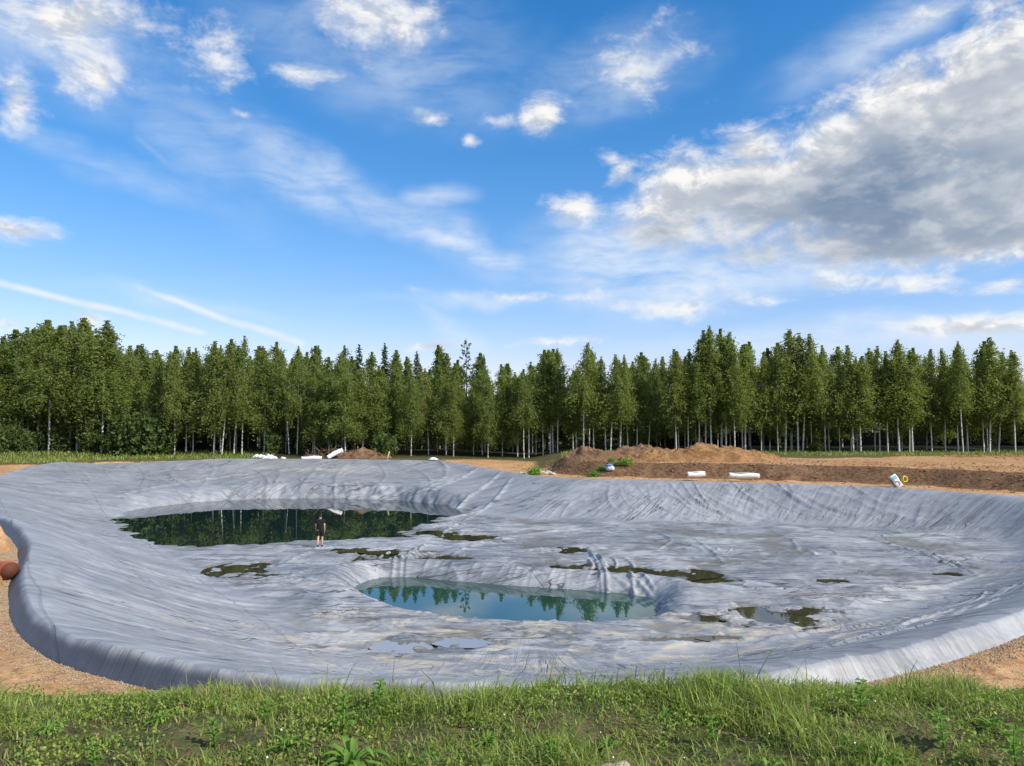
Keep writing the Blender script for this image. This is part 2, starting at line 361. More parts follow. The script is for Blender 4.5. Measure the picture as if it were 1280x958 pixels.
bump(N, b, N.math('ADD', hh, N.math('MULTIPLY', N.math('ADD', clA, N.math('MULTIPLY', seam, .4)), -.45)), 1.0, .07); M['liner'] = m

# ground: orange sandy soil, dark cut earth, grass, forest floor by zone
m, N, b, o = mat('ground_soil'); geo = N.n.new('ShaderNodeNewGeometry'); pos = geo.outputs['Position']
n1 = N.noise(pos, .35, 8, .62, .4); n2 = N.noise(pos, 3.5, 7, .66); n3 = N.noise(pos, 22, 4, .6)
sand = N.mix(N.ramp(n1, .35, .65), (.43, .24, .11), (.54, .345, .18)); sand = N.mix(N.ramp(n2, .42, .70), sand, (.27, .135, .055))
dark = N.mix(N.ramp(n2, .35, .65), (.085, .050, .028), (.20, .115, .060)); dark = N.mix(N.ramp(n1, .5, .72), dark, (.26, .155, .085))
grs = N.mix(N.ramp(n2, .35, .7), (.050, .075, .020), (.13, .14, .045)); grs = N.mix(N.ramp(n3, .42, .62), grs, (.11, .075, .045))
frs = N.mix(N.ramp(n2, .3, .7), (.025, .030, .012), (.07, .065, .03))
c = N.mix(N.ramp(N.math('ADD', N.attr('z_dark'), N.math('MULTIPLY_ADD', n2, .5, -.25)), .35, .65), sand, dark)
c = N.mix(N.ramp(N.math('ADD', N.attr('z_grass'), N.math('MULTIPLY_ADD', n2, .7, -.35)), .38, .62), c, grs)
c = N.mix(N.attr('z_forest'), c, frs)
N._set(b.inputs['Base Color'], c); b.inputs['Roughness'].default_value = .93; b.inputs['Specular IOR Level'].default_value = .12
bump(N, b, N.math('ADD', N.math('MULTIPLY', n2, .8), N.math('MULTIPLY', n3, .25)), .9, .12); M['ground'] = m
def soil(name, a, bb, sc=.7, bd=.15):
    m, N, b, o = mat(name); geo = N.n.new('ShaderNodeNewGeometry'); pos = geo.outputs['Position']
    n1 = N.noise(pos, sc, 8, .66, .5); n2 = N.noise(pos, sc * 6, 6, .66)
    N._set(b.inputs['Base Color'], N.mix(N.ramp(N.math('ADD', N.math('MULTIPLY', n1, .6), N.math('MULTIPLY', n2, .4)), .38, .62), a, bb))
    b.inputs['Roughness'].default_value = .95; b.inputs['Specular IOR Level'].default_value = .1
    bump(N, b, n2, 1.0, bd); return m
M['mound'] = soil('mound_soil', (.175, .092, .040), (.36, .205, .092)); M['mound_brown'] = soil('mound_soil_brown', (.12, .070, .040), (.24, .15, .085))
M['clay'] = soil('clay_clod', (.30, .17, .08), (.47, .30, .16), 1.5, .08)
def water(name, col, ior=1.5, rough=.015):
    m, N, b, o = mat(name); geo = N.n.new('ShaderNodeNewGeometry')
    n = N.noise(geo.outputs['Position'], .35, 4, .6)
    N._set(b.inputs['Base Color'], N.mix(n, tuple(x * .75 for x in col), tuple(x * 1.25 for x in col)))
    b.inputs['Roughness'].default_value = rough; b.inputs['IOR'].default_value = ior
    rp = N.noise(N.vec('MULTIPLY', geo.outputs['Position'], (.6, 1.5, 1)), 1.2, 3, .5)
    bump(N, b, rp, .1, .004); return m
M['water'] = water('pond_water', (.008, .022, .021), 1.6); M['water_near'] = water('pit_water', (.014, .055, .042), 1.62, .012)
M['puddle'] = water('puddle_water', (.040, .036, .022), 1.40, .03); M['puddle_grey'] = water('puddle_water_clear', (.24, .25, .265), 1.5, .04)

# ------------------------------------------------------------------ the pond's plan
ZF = -2.1                      # floor of the basin
ZW = -2.13                     # standing water in the back
ZP = -2.62                     # water in the sunken pit
crest = [(316, 838, .5), (235, 824, .5), (134, 803, .5), (84, 788, .5), (44, 762, .5), (31, 738, .5), (30, 708, .5), (38, 688, .5), (39, 673, .5), (22, 652, .5), (0, 642, .5), (-40, 622, .5),
         (-40, 598, .6), (0, 586, .65), (55, 577, .65), (120, 573, .65), (300, 572, .65), (500, 574, .6), (575, 577, .5), (628, 588, .2), (690, 597, .12), (800, 600, .12), (950, 603, .12), (1120, 609, .12), (1280, 620, .12)]
RIM = [at(*c)[:2] for c in crest] + [np.array(p) for p in ((33.0, 41.0), (29, 33), (20.5, 25.0), (15.0, 20.0))] + [at(*c)[:2] for c in ((1280, 754, .5), (1201, 780, .5), (1136, 797, .5), (1071, 810, .5), (964, 826, .5), (850, 838, .5), (640, 844, .5), (460, 842, .5))]
RIM = smooth_poly(RIM, 3)
toe = [(430, 815), (330, 760), (240, 705), (175, 672), (140, 652), (165, 638), (250, 628), (400, 625), (520, 628), (575, 636), (640, 648), (720, 652), (820, 654), (953, 652), (1050, 658), (1180, 666), (1285, 682), (1215, 725), (1150, 754), (1071, 776), (900, 812), (700, 828), (520, 828)]
TOE = smooth_poly([at(x, y, ZF)[:2] for x, y in toe], 2)
pit = [(438, 738, 0), (453, 727, 0), (490, 720, 0), (560, 725, 0), (640, 732, 0), (740, 739, 0), (805, 744, 0), (826, 752, 0), (818, 763, 1), (775, 769, 1), (700, 770, 1), (620, 767, 1), (560, 762, 1), (500, 752, 1)]
PIT = smooth_poly([at(x, y, ZF if fr else ZP)[:2] for x, y, fr in pit], 2)
GX0, GY0, GS = -62.0, 8.0, .25
gx, gy = np.meshgrid(np.arange(GX0, 48, GS), np.arange(GY0, 104, GS))
SD_R, S_R = poly_sd(RIM, gx, gy); SD_T, _ = poly_sd(TOE, gx, gy); SD_P, S_P = poly_sd(PIT, gx, gy)

puds = [  # px, py, half w, half h (px), kind
 (742, 714, 62, 9, 0), (800, 720, 34, 7, 0), (852, 718, 40, 6, 0), (890, 726, 26, 4, 0), (975, 772, 60, 12, 0), (1010, 765, 26, 4, 0), (930, 765, 26, 4, 0), (296, 712, 34, 8, 0), (330, 719, 18, 3, 0),
 (472, 701, 28, 8, 0), (514, 694, 36, 6, 0), (560, 697, 26, 3, 0), (715, 688, 20, 3.5, 0), (545, 665, 30, 4, 0), (480, 690, 26, 3, 0),
 (440, 688, 22, 3, 0), (420, 716, 22, 3, 0), (585, 672, 34, 3, 0), (870, 773, 26, 4, 0), (850, 800, 40, 4, 0), (905, 797, 30, 3.5, 0),
 (500, 808, 30, 8, 1), (585, 802, 32, 6, 1), (1040, 727, 16, 2, 0), (1185, 718, 14, 2, 0)]
folds = []                     # (polyline in world xy, height, half width)
def fold(pts, h, wd, z=ZF):
    folds.append((np.array([at(x, y, z)[:2] for x, y in pts]), h, wd))
fold([(505, 712), (512, 695), (530, 684), (545, 684)], .16, .12); fold([(498, 712), (504, 698), (520, 686), (536, 682)], .14, .10); fold([(488, 712), (494, 700), (508, 690)], .12, .1)
fold([(762, 742), (757, 715), (750, 700), (735, 686)], .18, .13); fold([(755, 738), (748, 706), (738, 692), (722, 684)], .12, .1); fold([(798, 742), (790, 722), (785, 712)], .12, .11)
fold([(900, 728), (980, 733), (1060, 736), (1150, 736)], .12, .16); fold([(905, 737), (990, 741), (1080, 742), (1180, 735), (1240, 716)], .11, .14); fold([(1000, 748), (1090, 754), (1160, 748)], .10, .14)
fold([(840, 745), (930, 760), (1010, 768)], .10, .13); fold([(850, 800), (1000, 800), (1100, 772)], .1, .16); fold([(650, 782), (690, 790), (735, 806), (790, 822)], .06, .12)
fold([(1150, 690), (1190, 705), (1225, 722)], .1, .13); fold([(1110, 680), (1160, 697), (1210, 718)], .1, .12); fold([(1060, 668), (1130, 684)], .1, .12); fold([(1190, 700), (1200, 710), (1232, 716)], .08, .1)
fold([(820, 690), (840, 676), (825, 668), (800, 662)], .1, .14); fold([(865, 672), (890, 690), (905, 705)], .09, .13); fold([(1000, 690), (990, 676), (975, 668)], .08, .12)
fold([(560, 690), (620, 674), (700, 664), (800, 656)], .09, .18); fold([(550, 700), (590, 684), (640, 672)], .09, .14); fold([(430, 740), (380, 726), (300, 720), (255, 716)], .09, .14); fold([(440, 760), (370, 745), (320, 742)], .1, .15)
fold([(455, 705), (420, 712), (380, 712)], .08, .12); fold([(600, 640), (580, 652), (556, 664), (548, 676)], .1, .15); fold([(440, 790), (500, 785), (580, 790)], .08, .13)
for _ in range(110):
    px, py = random.uniform(270, 1240), random.uniform(662, 825); l = random.uniform(30, 110); a = random.gauss(0.0, .5)
    k = (py - 530) / F
    pts = [(px + (t - .5) * l * math.cos(a) + random.gauss(0, 2), py + (t - .5) * l * math.sin(a) * .25 + 4 * math.sin(t * 3 + px)) for t in np.linspace(0, 1, 5)]
    fold(pts, random.uniform(.025, .07), random.uniform(.07, .15))
# swooping folds running down the banks
def bank_fold(px0, py0, z0, px1, py1, z1, bow, h, wd):
    a, b2 = at(px0, py0, z0)[:2], at(px1, py1, z1)[:2]; t = np.linspace(0, 1, 12)[:, None]; nrm = np.array([-(b2 - a)[1], (b2 - a)[0]])
    folds.append((a + (b2 - a) * t + nrm * bow * np.sin(t * math.pi), h, wd))
for i in range(26):
    x0 = 760 + i * 19 + random.uniform(-8, 8); bank_fold(x0, 603, 0, x0 + random.uniform(50, 150), 655, ZF, random.uniform(-.22, -.06), random.uniform(.05, .14), random.uniform(.09, .17))
for i in range(16):
    x0 = 30 + i * 34 + random.uniform(-10, 10); bank_fold(x0, 576, .5, x0 + random.uniform(-30, 60), 622, -1.8, random.uniform(-.1, .1), random.uniform(.05, .12), random.uniform(.15, .3))
for (x0, y0, x1, y1, h) in ((525, 577, 560, 606, .25), (628, 588, 545, 632, .22), (600, 584, 520, 622, .15), (640, 592, 560, 640, .15), (300, 600, 450, 612, .2), (140, 598, 330, 604, .18), (120, 640, 210, 690, .1), (60, 620, 230, 680, .1)):
    bank_fold(x0, y0, .2, x1, y1, -1.6, .05, h, .22)

def bundle(px, py, z, ang, L_, n_, gap, curl, h, wd, fan=.0):
    c = at(px, py, z)[:2]
    for k in range(n_):
        a_ = ang + fan * (k - n_ / 2) + random.gauss(0, .05); t_ = np.linspace(-.5, .5, 9); l_ = L_ * random.uniform(.6, 1.15); off = (k - n_ / 2) * gap * random.uniform(.7, 1.3); th_ = a_ + curl * t_
        d_ = np.stack([np.cos(th_), np.sin(th_)], 1) * (l_ / 9); P_ = np.cumsum(d_, 0) - d_.sum(0) / 2 + c + off * np.array([-math.sin(ang), math.cos(ang)]) + np.array([random.gauss(0, .2), random.gauss(0, .2)])
        folds.append((P_, h * random.uniform(.5, 1.2), wd * random.uniform(.8, 1.2)))
for (px, py, ang, L_, n_, gap, curl, h, wd, fan) in (
  (515, 696, 1.0, 3.5, 7, .32, -1.3, .17, .085, .06), (748, 705, 1.6, 5.0, 4, .4, .7, .17, .09, .05), (790, 725, 1.9, 3.0, 3, .35, .3, .12, .08, .08), (540, 716, 2.2, 1.8, 4, .2, .4, .10, .06, .05), (690, 733, .9, 1.6, 5, .16, .2, .10, .055, .1), (460, 725, 1.1, 1.8, 6, .2, .1, .10, .06, .05),
  (880, 745, -.12, 9, 4, .5, .25, .10, .08, .02), (1020, 742, -.05, 10, 5, .45, .2, .10, .08, .02), (960, 755, -.2, 7, 4, .4, .1, .09, .08, .03), (1090, 735, .15, 8, 5, .35, .5, .10, .08, .04), (900, 690, .9, 4, 4, .5, .8, .07, .08, .1), (840, 685, 2.0, 4, 5, .45, .7, .08, .08, .1), (1000, 690, 1.5, 3.5, 4, .5, .6, .07, .08, .1),
  (1180, 708, -.9, 5, 6, .45, -.6, .11, .09, .05), (1225, 700, -.7, 5, 5, .4, -.5, .11, .09, .05), (1120, 690, -.5, 6, 4, .5, -.4, .09, .08, .05), (640, 690, .4, 5, 4, .5, .5, .07, .08, .08), (600, 680, .5, 6, 4, .45, .3, .08, .08, .05), (700, 668, .3, 6, 3, .6, .3, .07, .09, .05),
  (350, 735, .1, 5, 4, .4, .3, .10, .08, .05), (400, 725, -.2, 4, 4, .35, .3, .09, .07, .05), (300, 725, .2, 4, 3, .4, .2, .08, .07, .05), (430, 765, -.15, 4, 5, .3, .3, .10, .07, .05), (500, 780, -.3, 3.5, 4, .3, .3, .09, .065, .06), (700, 790, -.7, 4, 3, .3, .4, .10, .07, .06), (760, 812, -.6, 3, 3, .3, .3, .10, .07, .06), (830, 770, -.3, 4, 4, .3, .3, .09, .07, .05), (870, 805, -.1, 6, 4, .35, .2, .09, .07, .03), (1010, 790, .25, 7, 4, .4, .2, .09, .08, .03),
  (820, 745, -1.2, 2.5, 5, .22, .4, .11, .065, .08), (430, 700, .3, 3, 4, .3, .4, .08, .07, .06), (560, 655, .8, 5, 4, .45, .3, .09, .09, .04), (1060, 715, -.3, 4, 3, .5, .6, .07, .08, .06)):
    bundle(px, py, ZF, ang, L_, n_, gap, curl, h, wd, fan)
for (px, py, z, ang, L_, n_, gap, curl, h, wd, fan) in (
  (905, 622, -.8, -.95, 8, 8, .55, .7, .16, .10, .04), (960, 625, -.9, -.8, 8, 7, .6, .6, .14, .10, .04), (1050, 630, -1, -.9, 7, 6, .6, .5, .12, .10, .04), (1130, 635, -1, -.9, 7, 6, .6, .5, .12, .10, .05), (1180, 650, -1.3, -.5, 8, 6, .5, .4, .12, .10, .04), (860, 640, -1.6, -.6, 7, 5, .5, .4, .10, .10, .04),
  (700, 625, -1.0, -2.0, 7, 4, .7, .3, .08, .12, .05), (160, 620, -1, -.8, 7, 4, .7, .4, .10, .12, .05), (350, 606, -1.2, -1.3, 5, 6, .8, .6, .12, .14, .05), (450, 608, -1.2, -1.2, 5, 6, .8, .5, .12, .14, .05), (240, 606, -1.2, -1.4, 5, 5, .8, .5, .12, .14, .05), (560, 600, -.6, -2.2, 8, 4, .7, .3, .12, .14, .04), (400, 585, -.2, -.3, 9, 4, 1.0, .3, .12, .18, .05), (170, 590, -.2, -.2, 9, 4, 1.0, .3, .12, .18, .05),
  (110, 650, -.6, .5, 7, 4, .5, .4, .08, .08, .04), (130, 690, -.5, .6, 7, 4, .5, .3, .07, .07, .04), (230, 730, -1.3, .4, 7, 4, .45, .3, .08, .07, .04), (170, 760, -.6, .3, 6, 4, .4, .3, .07, .06, .04), (330, 790, -1.4, .1, 6, 4, .35, .3, .08, .06, .04), (370, 775, -1.6, -.1, 5, 4, .3, .3, .09, .06, .04), (1150, 770, -1.0, .8, 6, 5, .4, .4, .08, .07, .04), (1050, 795, -.8, .5, 5, 4, .35, .3, .08, .06, .04), (1230, 735, -1.0, .8, 7, 5, .5, .4, .09, .08, .04)):
    bundle(px, py, z, ang, L_, n_, gap, curl, h, wd, fan)

def seg_bump(X, Y, P, wd):     # profile of a fold along polyline P
    d = np.full(X.shape, 1e9); tt = np.zeros(X.shape); n = len(P) - 1
    for i in range(n):
        ax, ay = P[i]; ex, ey = P[i + 1] - P[i]; l2 = ex * ex + ey * ey + 1e-9
        t = np.clip(((X - ax) * ex + (Y - ay) * ey) / l2, 0, 1); q = (X - ax - t * ex) ** 2 + (Y - ay - t * ey) ** 2
        m = q < d; d[m] = q[m]; tt[m] = (i + t[m]) / n
    return np.exp(-d / (wd * wd)) * np.sin(np.clip(tt, 0.02, .98) * math.pi) ** .5

def rim_z(X, Y):
    return .45 * ss(60, 86, Y) * ss(4, -12, X)
def hump(X, Y): return .10 + (.22 + .09 * ss(2, -4, X)) * ss(44, 30, Y) * (1 + .25 * gn(X * .35, Y * .35, 37))
def liner_z(X, Y, detail=True):
    sd, sT, sP = bil(SD_R, X, Y), bil(SD_T, X, Y), bil(SD_P, X, Y); s = arc(S_R, X, Y); t = np.maximum(-sd, 0)
    zr = rim_z(X, Y); hp = hump(X, Y)
    k = np.clip(t / (t + np.maximum(sT, 0) + 1e-6), 0, 1)
    kk = .35 * k + .65 * ss(0, 1, k)
    bench = ss(56, 66, Y) * ss(2, -6, X)
    kb = np.interp(k, [0, .12, .35, .62, .80, 1.0], [0, .10, .30, .44, .52, 1.0])
    kk = kk * (1 - bench) + kb * bench
    z0 = zr + hp * np.exp(-(t / 1.6) ** 1.5)
    z = z0 + (ZF - zr) * kk
    slope = np.clip(4 * k * (1 - k), 0, 1) ** .5 * (sT > 0)
    floor = ss(.8, -.8, sT)
    # floor: gently uneven, low towards the back pool
    fl = .055 * fbm(X * .25, Y * .25, 4, 5) + .022 * fbm(X * 1.1, Y * 1.1, 3, 9)
    pool = POOL(X, Y)
    z = z + floor * (fl + .02) - .9 * pool
    # sunken pit with a rounded lip
    inn = ss(1.1, -1.6, sP); ff = ss(28.2, 31.0, Y)
    z = z + (.02 + .07 * ff) * np.exp(-((sP - 1.3) / .45) ** 2) - 1.45 * inn
    # puddle hollows
    for (A, B, cx, cy, hw, hh_, kind) in PUD:
        m = (np.abs(X - cx) < hw * 2.2) & (np.abs(Y - cy) < hh_ * 2.2)
        if m.any():
            q = np.hypot((X[m] - cx) / hw, (Y[m] - cy) / hh_); 
            nzp = .8 * fbm(X[m] * 1.1 + 3, Y[m] * .8, 4, 77, .6)
            z[m] -= (.095 * np.exp(-((q + nzp) .clip(0) / 1.0) ** 3)) * (1 - ss(1.7, 1.2, sP[m]))
    if detail:
        wob = .9 * gn(X * .12, Y * .12, 31)
        sw = s + wob * 2.0
        r1 = 1 - np.abs(gn(sw * .55, t * .07 + 3, 41)); r2 = 1 - np.abs(gn(sw * 1.7, t * .16, 43)); r3 = gn(sw * 4.5, t * .35, 47)
        edge = ss(0, 1.0, t)
        z = z + slope * (.05 * (r1 ** 3 - .4) + .028 * (r2 ** 4 - .3) + .006 * r3) * edge
        # billowed hump: gathers across the crest
        ga = gn(s * .5, 0 * s, 51) * .06 + (1 - np.abs(gn(s * .9 + t * .5, t * .4, 53))) ** 4 * .03
        z = z + ga * np.exp(-(t / 1.4) ** 2) * ss(55, 35, Y)
        lines = np.exp(-(((t + .35 * gn(s * .25, t * .1, 57)) % 1.55 - .77) / .10) ** 2)
        z = z + .022 * lines * slope * ss(45, 30, Y) * ss(1.5, 3, t)
        z = z + floor * .02 * ((1 - np.abs(gn(X * .9 + 2 * gn(X * .2, Y * .2, 61), Y * .45, 63))) ** 5)
        # gathers round the pit lip
        sp = arc(S_P, X, Y)
        z = z + np.exp(-((sP - .75) / .6) ** 2) * .06 * (1 - np.abs(gn(sp * 1.7, sP * .3, 67))) ** 4
        for (P, h, wd) in folds:
            x0, y0 = P.min(0) - 3 * wd; x1, y1 = P.max(0) + 3 * wd
            m = (X > x0) & (X < x1) & (Y > y0) & (Y < y1)
            if m.any(): z[m] += .85 * h * seg_bump(X[m], Y[m], P, wd * .85)
    # outer skirt hangs down to the soil
    o_ = np.maximum(sd, 0); cr = .07 * gn(s * .45 + o_ * 1.2, 0 * s, 71) + .014 * gn(s * 2.2 + o_ * 3.5, 0 * s, 73)
    z = np.where(sd > 0, zr + hp * (1 - ss(-.05, .40, o_ + cr * ss(0, .2, o_))) + (ga if detail else 0) * ss(.3, .05, o_) * ss(55, 35, Y) - .9 * ss(.28, .7, o_), z)
    return z
WPOOL = smooth_poly([at(x, y, ZW)[:2] for x, y in ((160, 664), (210, 682), (270, 680), (330, 680), (380, 676), (410, 674), (440, 673), (490, 670), (532, 654), (564, 646), (585, 636), (510, 623), (390, 621), (240, 626), (150, 642))], 2)
SD_W, _ = poly_sd(WPOOL, gx, gy)
def POOL(X, Y): return ss(.9, -2.2, bil(SD_W, X, Y) + .9 * gn(X * .45, Y * .45, 81) + .5 * gn(X * 1.5, Y * 1.5, 83))
PUD = []
for (px, py, hw, hh_, kind) in puds:
    c = at(px, py, ZF); w_ = hw / F * c[1]; h_ = abs(at(px, py - hh_, ZF)[1] - at(px, py + hh_, ZF)[1]) / 2
    PUD.append((px, py, c[0], c[1], w_, h_, kind))

# ------------------------------------------------------------------ terrain
def base_z(X, Y):
    sd = poly_or_far(X, Y); zr = rim_z(X, Y); az = X / np.maximum(Y, 1)
    z = zr + .0 * X
    mR = ss(.02, .09, az + .02 * gn(Y * .1, X * .1, 3)) * ss(30, 40, Y)                 # cut bank behind the right shore
    up = 1.15 * ss(3.4, 6.2, sd + .5 * gn(X * .25, Y * .25, 11) + .25 * gn(X * .9, Y * .9, 12))
    mL = (1 - mR) * ss(62, 75, Y)
    z = z + mR * up + mL * (.35 * ss(5, 16, sd) + .0) + .35 * ss(85, 110, Y) * (1 - .6 * mR)
    bank = ss(9.8, 4.35, Y + .25 * gn(X * .7, Y * .5, 15)); bk = bank * bank * (3 - 2 * bank) * .35 + bank * .65
    z = z + 2.84 * bk * (Y < 30)
    z = z + ss(0.6, 3, sd) * .05 * fbm(X * .35, Y * .35, 4, 21) + ss(.4, 1.2, sd) * .025 * fbm(X * 1.7, Y * 1.7, 3, 23) * (Y < 110)
    z = z + ss(8, 3, Y) * .05 * fbm(X * 1.3, Y * 1.3, 3, 27)
    return z
def poly_or_far(X, Y):
    ins = (X > GX0 + 1) & (X < 46.5) & (Y > GY0 + 1) & (Y < 102)
    return np.where(ins, bil(SD_R, np.clip(X, GX0, 47), np.clip(Y, GY0, 103)), np.where(Y < 12, 3.0 + np.maximum(0, 10 - Y), 14.0))
def ground_z(X, Y):
    sd = poly_or_far(X, Y); b_ = base_z(X, Y)
    lz = liner_z(X, Y, False) - .45
    return np.where(sd < .12, np.minimum(lz, b_ - .15 * (sd > -.05)), b_)
def gz(x, y): return float(base_z(np.array([float(x)]), np.array([float(y)]))[0])

def polar(az, r):
    A_, R_ = np.meshgrid(az, r); X, Y = R_ * np.sin(A_), R_ * np.cos(A_); n, m = X.shape
    i = np.arange(n - 1)[:, None]; j = np.arange(m - 1)[None]; q = np.stack([i * m + j, i * m + j + 1, (i + 1) * m + j + 1, (i + 1) * m + j], -1)
    return X, Y, q.reshape(-1, 4)
az = np.concatenate([np.linspace(-180, -50, 40)[:-1], np.linspace(-50, 50, 460), np.linspace(50, 180, 40)[1:]]) * np.pi / 180
rr = np.concatenate([[0.02, .5, 1.0, 1.5], np.geomspace(2.0, 130, 480), np.geomspace(140, 4000, 24)])
X, Y, q = polar(az, rr); Z = ground_z(X, Y); far = ss(140, 400, np.hypot(X, Y)); Z = Z * (1 - far) + 1.0 * far
me = np_mesh('ground', np.stack([X, Y, Z], -1).reshape(-1, 3), q)
sd = poly_or_far(X, Y); azr = X / np.maximum(Y, 1)
zg = ss(7.6, 6.6, Y) + ss(72, 84, Y + 3 * gn(X * .2, Y * .2, 5)) * ss(-.02, -.16, azr) * ss(-.2, .3, sd) + ss(73, 79, Y + 2.5 * gn(X * .2, Y * .2, 5) - 4 * (azr > .48)) * ss(.0, .06, azr) + ss(86, 92, Y) * ss(-.16, .06, azr)
zd = ss(.02, .08, azr) * ss(38, 42, Y) * ss(3.3, 3.9, sd + .5 * gn(X * .25, Y * .25, 11)) * ss(7.4, 6.2, sd + .6 * gn(X * .3, Y * .3, 14)) + .35 * ss(80, 85, Y) * (np.abs(azr + .1) < .12) + .43 * ss(.03, .08, azr) * ss(38, 42, Y) * ss(6.5, 8.0, sd)
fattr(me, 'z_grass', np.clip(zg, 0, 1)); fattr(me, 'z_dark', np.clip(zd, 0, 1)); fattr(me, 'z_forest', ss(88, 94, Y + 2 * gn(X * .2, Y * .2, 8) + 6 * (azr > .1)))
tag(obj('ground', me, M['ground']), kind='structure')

# liner sheet
X, Y, q = polar(np.linspace(-42, 42, 1150) * np.pi / 180, np.geomspace(11.2, 94, 780))
Z = liner_z(X, Y); sd = bil(SD_R, X, Y); keep = (sd.ravel()[q] < .75).any(1)
q = q[keep]; used = np.unique(q); mp = np.full(X.size, -1); mp[used] = np.arange(len(used)); q = mp[q]
V = np.stack([X, Y, Z], -1).reshape(-1, 3)[used]
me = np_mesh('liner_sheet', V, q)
sT = bil(SD_T, V[:, 0], V[:, 1]); t = np.maximum(-bil(SD_R, V[:, 0], V[:, 1]), 0); s = arc(S_R, V[:, 0], V[:, 1]); fl = ss(1.5, -1.5, sT)
sl_ = np.stack([s + .25 * t, t, 0 * t], 1); fv = np.stack([V[:, 1] * .7 + 50, V[:, 0] * .7, 0 * t], 1)
sdv2 = bil(SD_R, V[:, 0], V[:, 1]); fattr(me, 'skirt', ss(.02, .14, sdv2 + .03 * gn(s * 1.3, 0 * s, 5)) * ss(1.5, -2.5, V[:, 0]) * (V[:, 1] < 45)); fattr(me, 'lip', ss(-1.1, -.3, sdv2)); vattr(me, 'crease', sl_)  # 'skirt' masks the shade painted on the left outer face
fattr(me, 'damp', fl * ss(.040, .0, V[:, 2] - (ZF - .010) + .012 * gn(V[:, 0] * 2, V[:, 1] * 2, 9)) * (bil(SD_P, V[:, 0], V[:, 1]) > .9)); fattr(me, 'floor', fl)
md = ss(9, 3, np.hypot((V[:, 0] - at(720, 805, ZF)[0]) / 1.6, V[:, 1] - at(600, 805, ZF)[1])) * (V[:, 1] < 27.5) + .9 * ss(3.5, 1, np.hypot(V[:, 0] + 2.4, V[:, 1] - 24.0)) + .55 * ss(3, 1, np.hypot(V[:, 0] - 21.5, V[:, 1] - 34)) + .5 * ss(6, 2, np.hypot((V[:, 0] + 22) / 2, V[:, 1] - 80))
fattr(me, 'mud', np.clip(md, 0, 1))
liner = tag(empty('pond_liner', (0, 12.3, 0)), 'wrinkled grey plastic sheet lining the whole excavated pond basin', 'pond liner')
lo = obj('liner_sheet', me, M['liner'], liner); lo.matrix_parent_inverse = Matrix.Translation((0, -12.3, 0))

# ------------------------------------------------------------------ standing water
def sheet(name, P, z, mt):
    P = np.asarray(P); n = len(P); c = P.mean(0); V = np.concatenate([np.c_[P, np.full(n, z)], [[*c, z]]]); i = np.arange(n)
    return obj(name, np_mesh(name, V, np.stack([i, (i + 1) % n, np.full(n, n)], 1), False), mt)
def grow(P, d):
    c = P.mean(0); v = P - c; return c + v * (1 + d / np.linalg.norm(v, axis=1))[:, None]
tag(sheet('water', grow(WPOOL, 1.8), ZW, M['water']), 'dark still water lying across the back of the basin', kind='structure')
tag(sheet('water', grow(PIT, .6), ZP, M['water_near']), 'green water filling the sunken pit in the basin floor', kind='structure')
PUD_ALL = list(PUD)
for i, (px, py, cx, cy, hw, hh_, kind) in enumerate(PUD_ALL):
    a = np.linspace(0, 2 * math.pi, 28, endpoint=False); rp_ = 1.25 * (1 + .22 * gn(np.cos(a) * 1.6 + i * 3.1, np.sin(a) * 1.6, 5)); P = np.stack([cx + hw * rp_ * np.cos(a), cy + hh_ * rp_ * np.sin(a)], 1)
    for _ in range(60):                                    # keep the sheet off the pit's sloping side
        bad = bil(SD_P, P[:, 0], P[:, 1]) < 1.35
        if not bad.any(): break
        P[bad, 1] += .06 * np.sign(cy - 30 + 1e-6)
    PUD.clear(); q_ = np.linspace(0, 6.28, 9); zs = liner_z(np.concatenate([[cx], cx + .5 * hw * np.cos(q_)]), np.concatenate([[cy], cy + .5 * hh_ * np.sin(q_)]), False); PUD.extend(PUD_ALL)
    o = sheet('puddle', P, float(np.percentile(zs, 35)) - (.042 if kind else .026) + i * .0005, M['puddle_grey' if kind else 'puddle']); o['kind'] = 'structure'

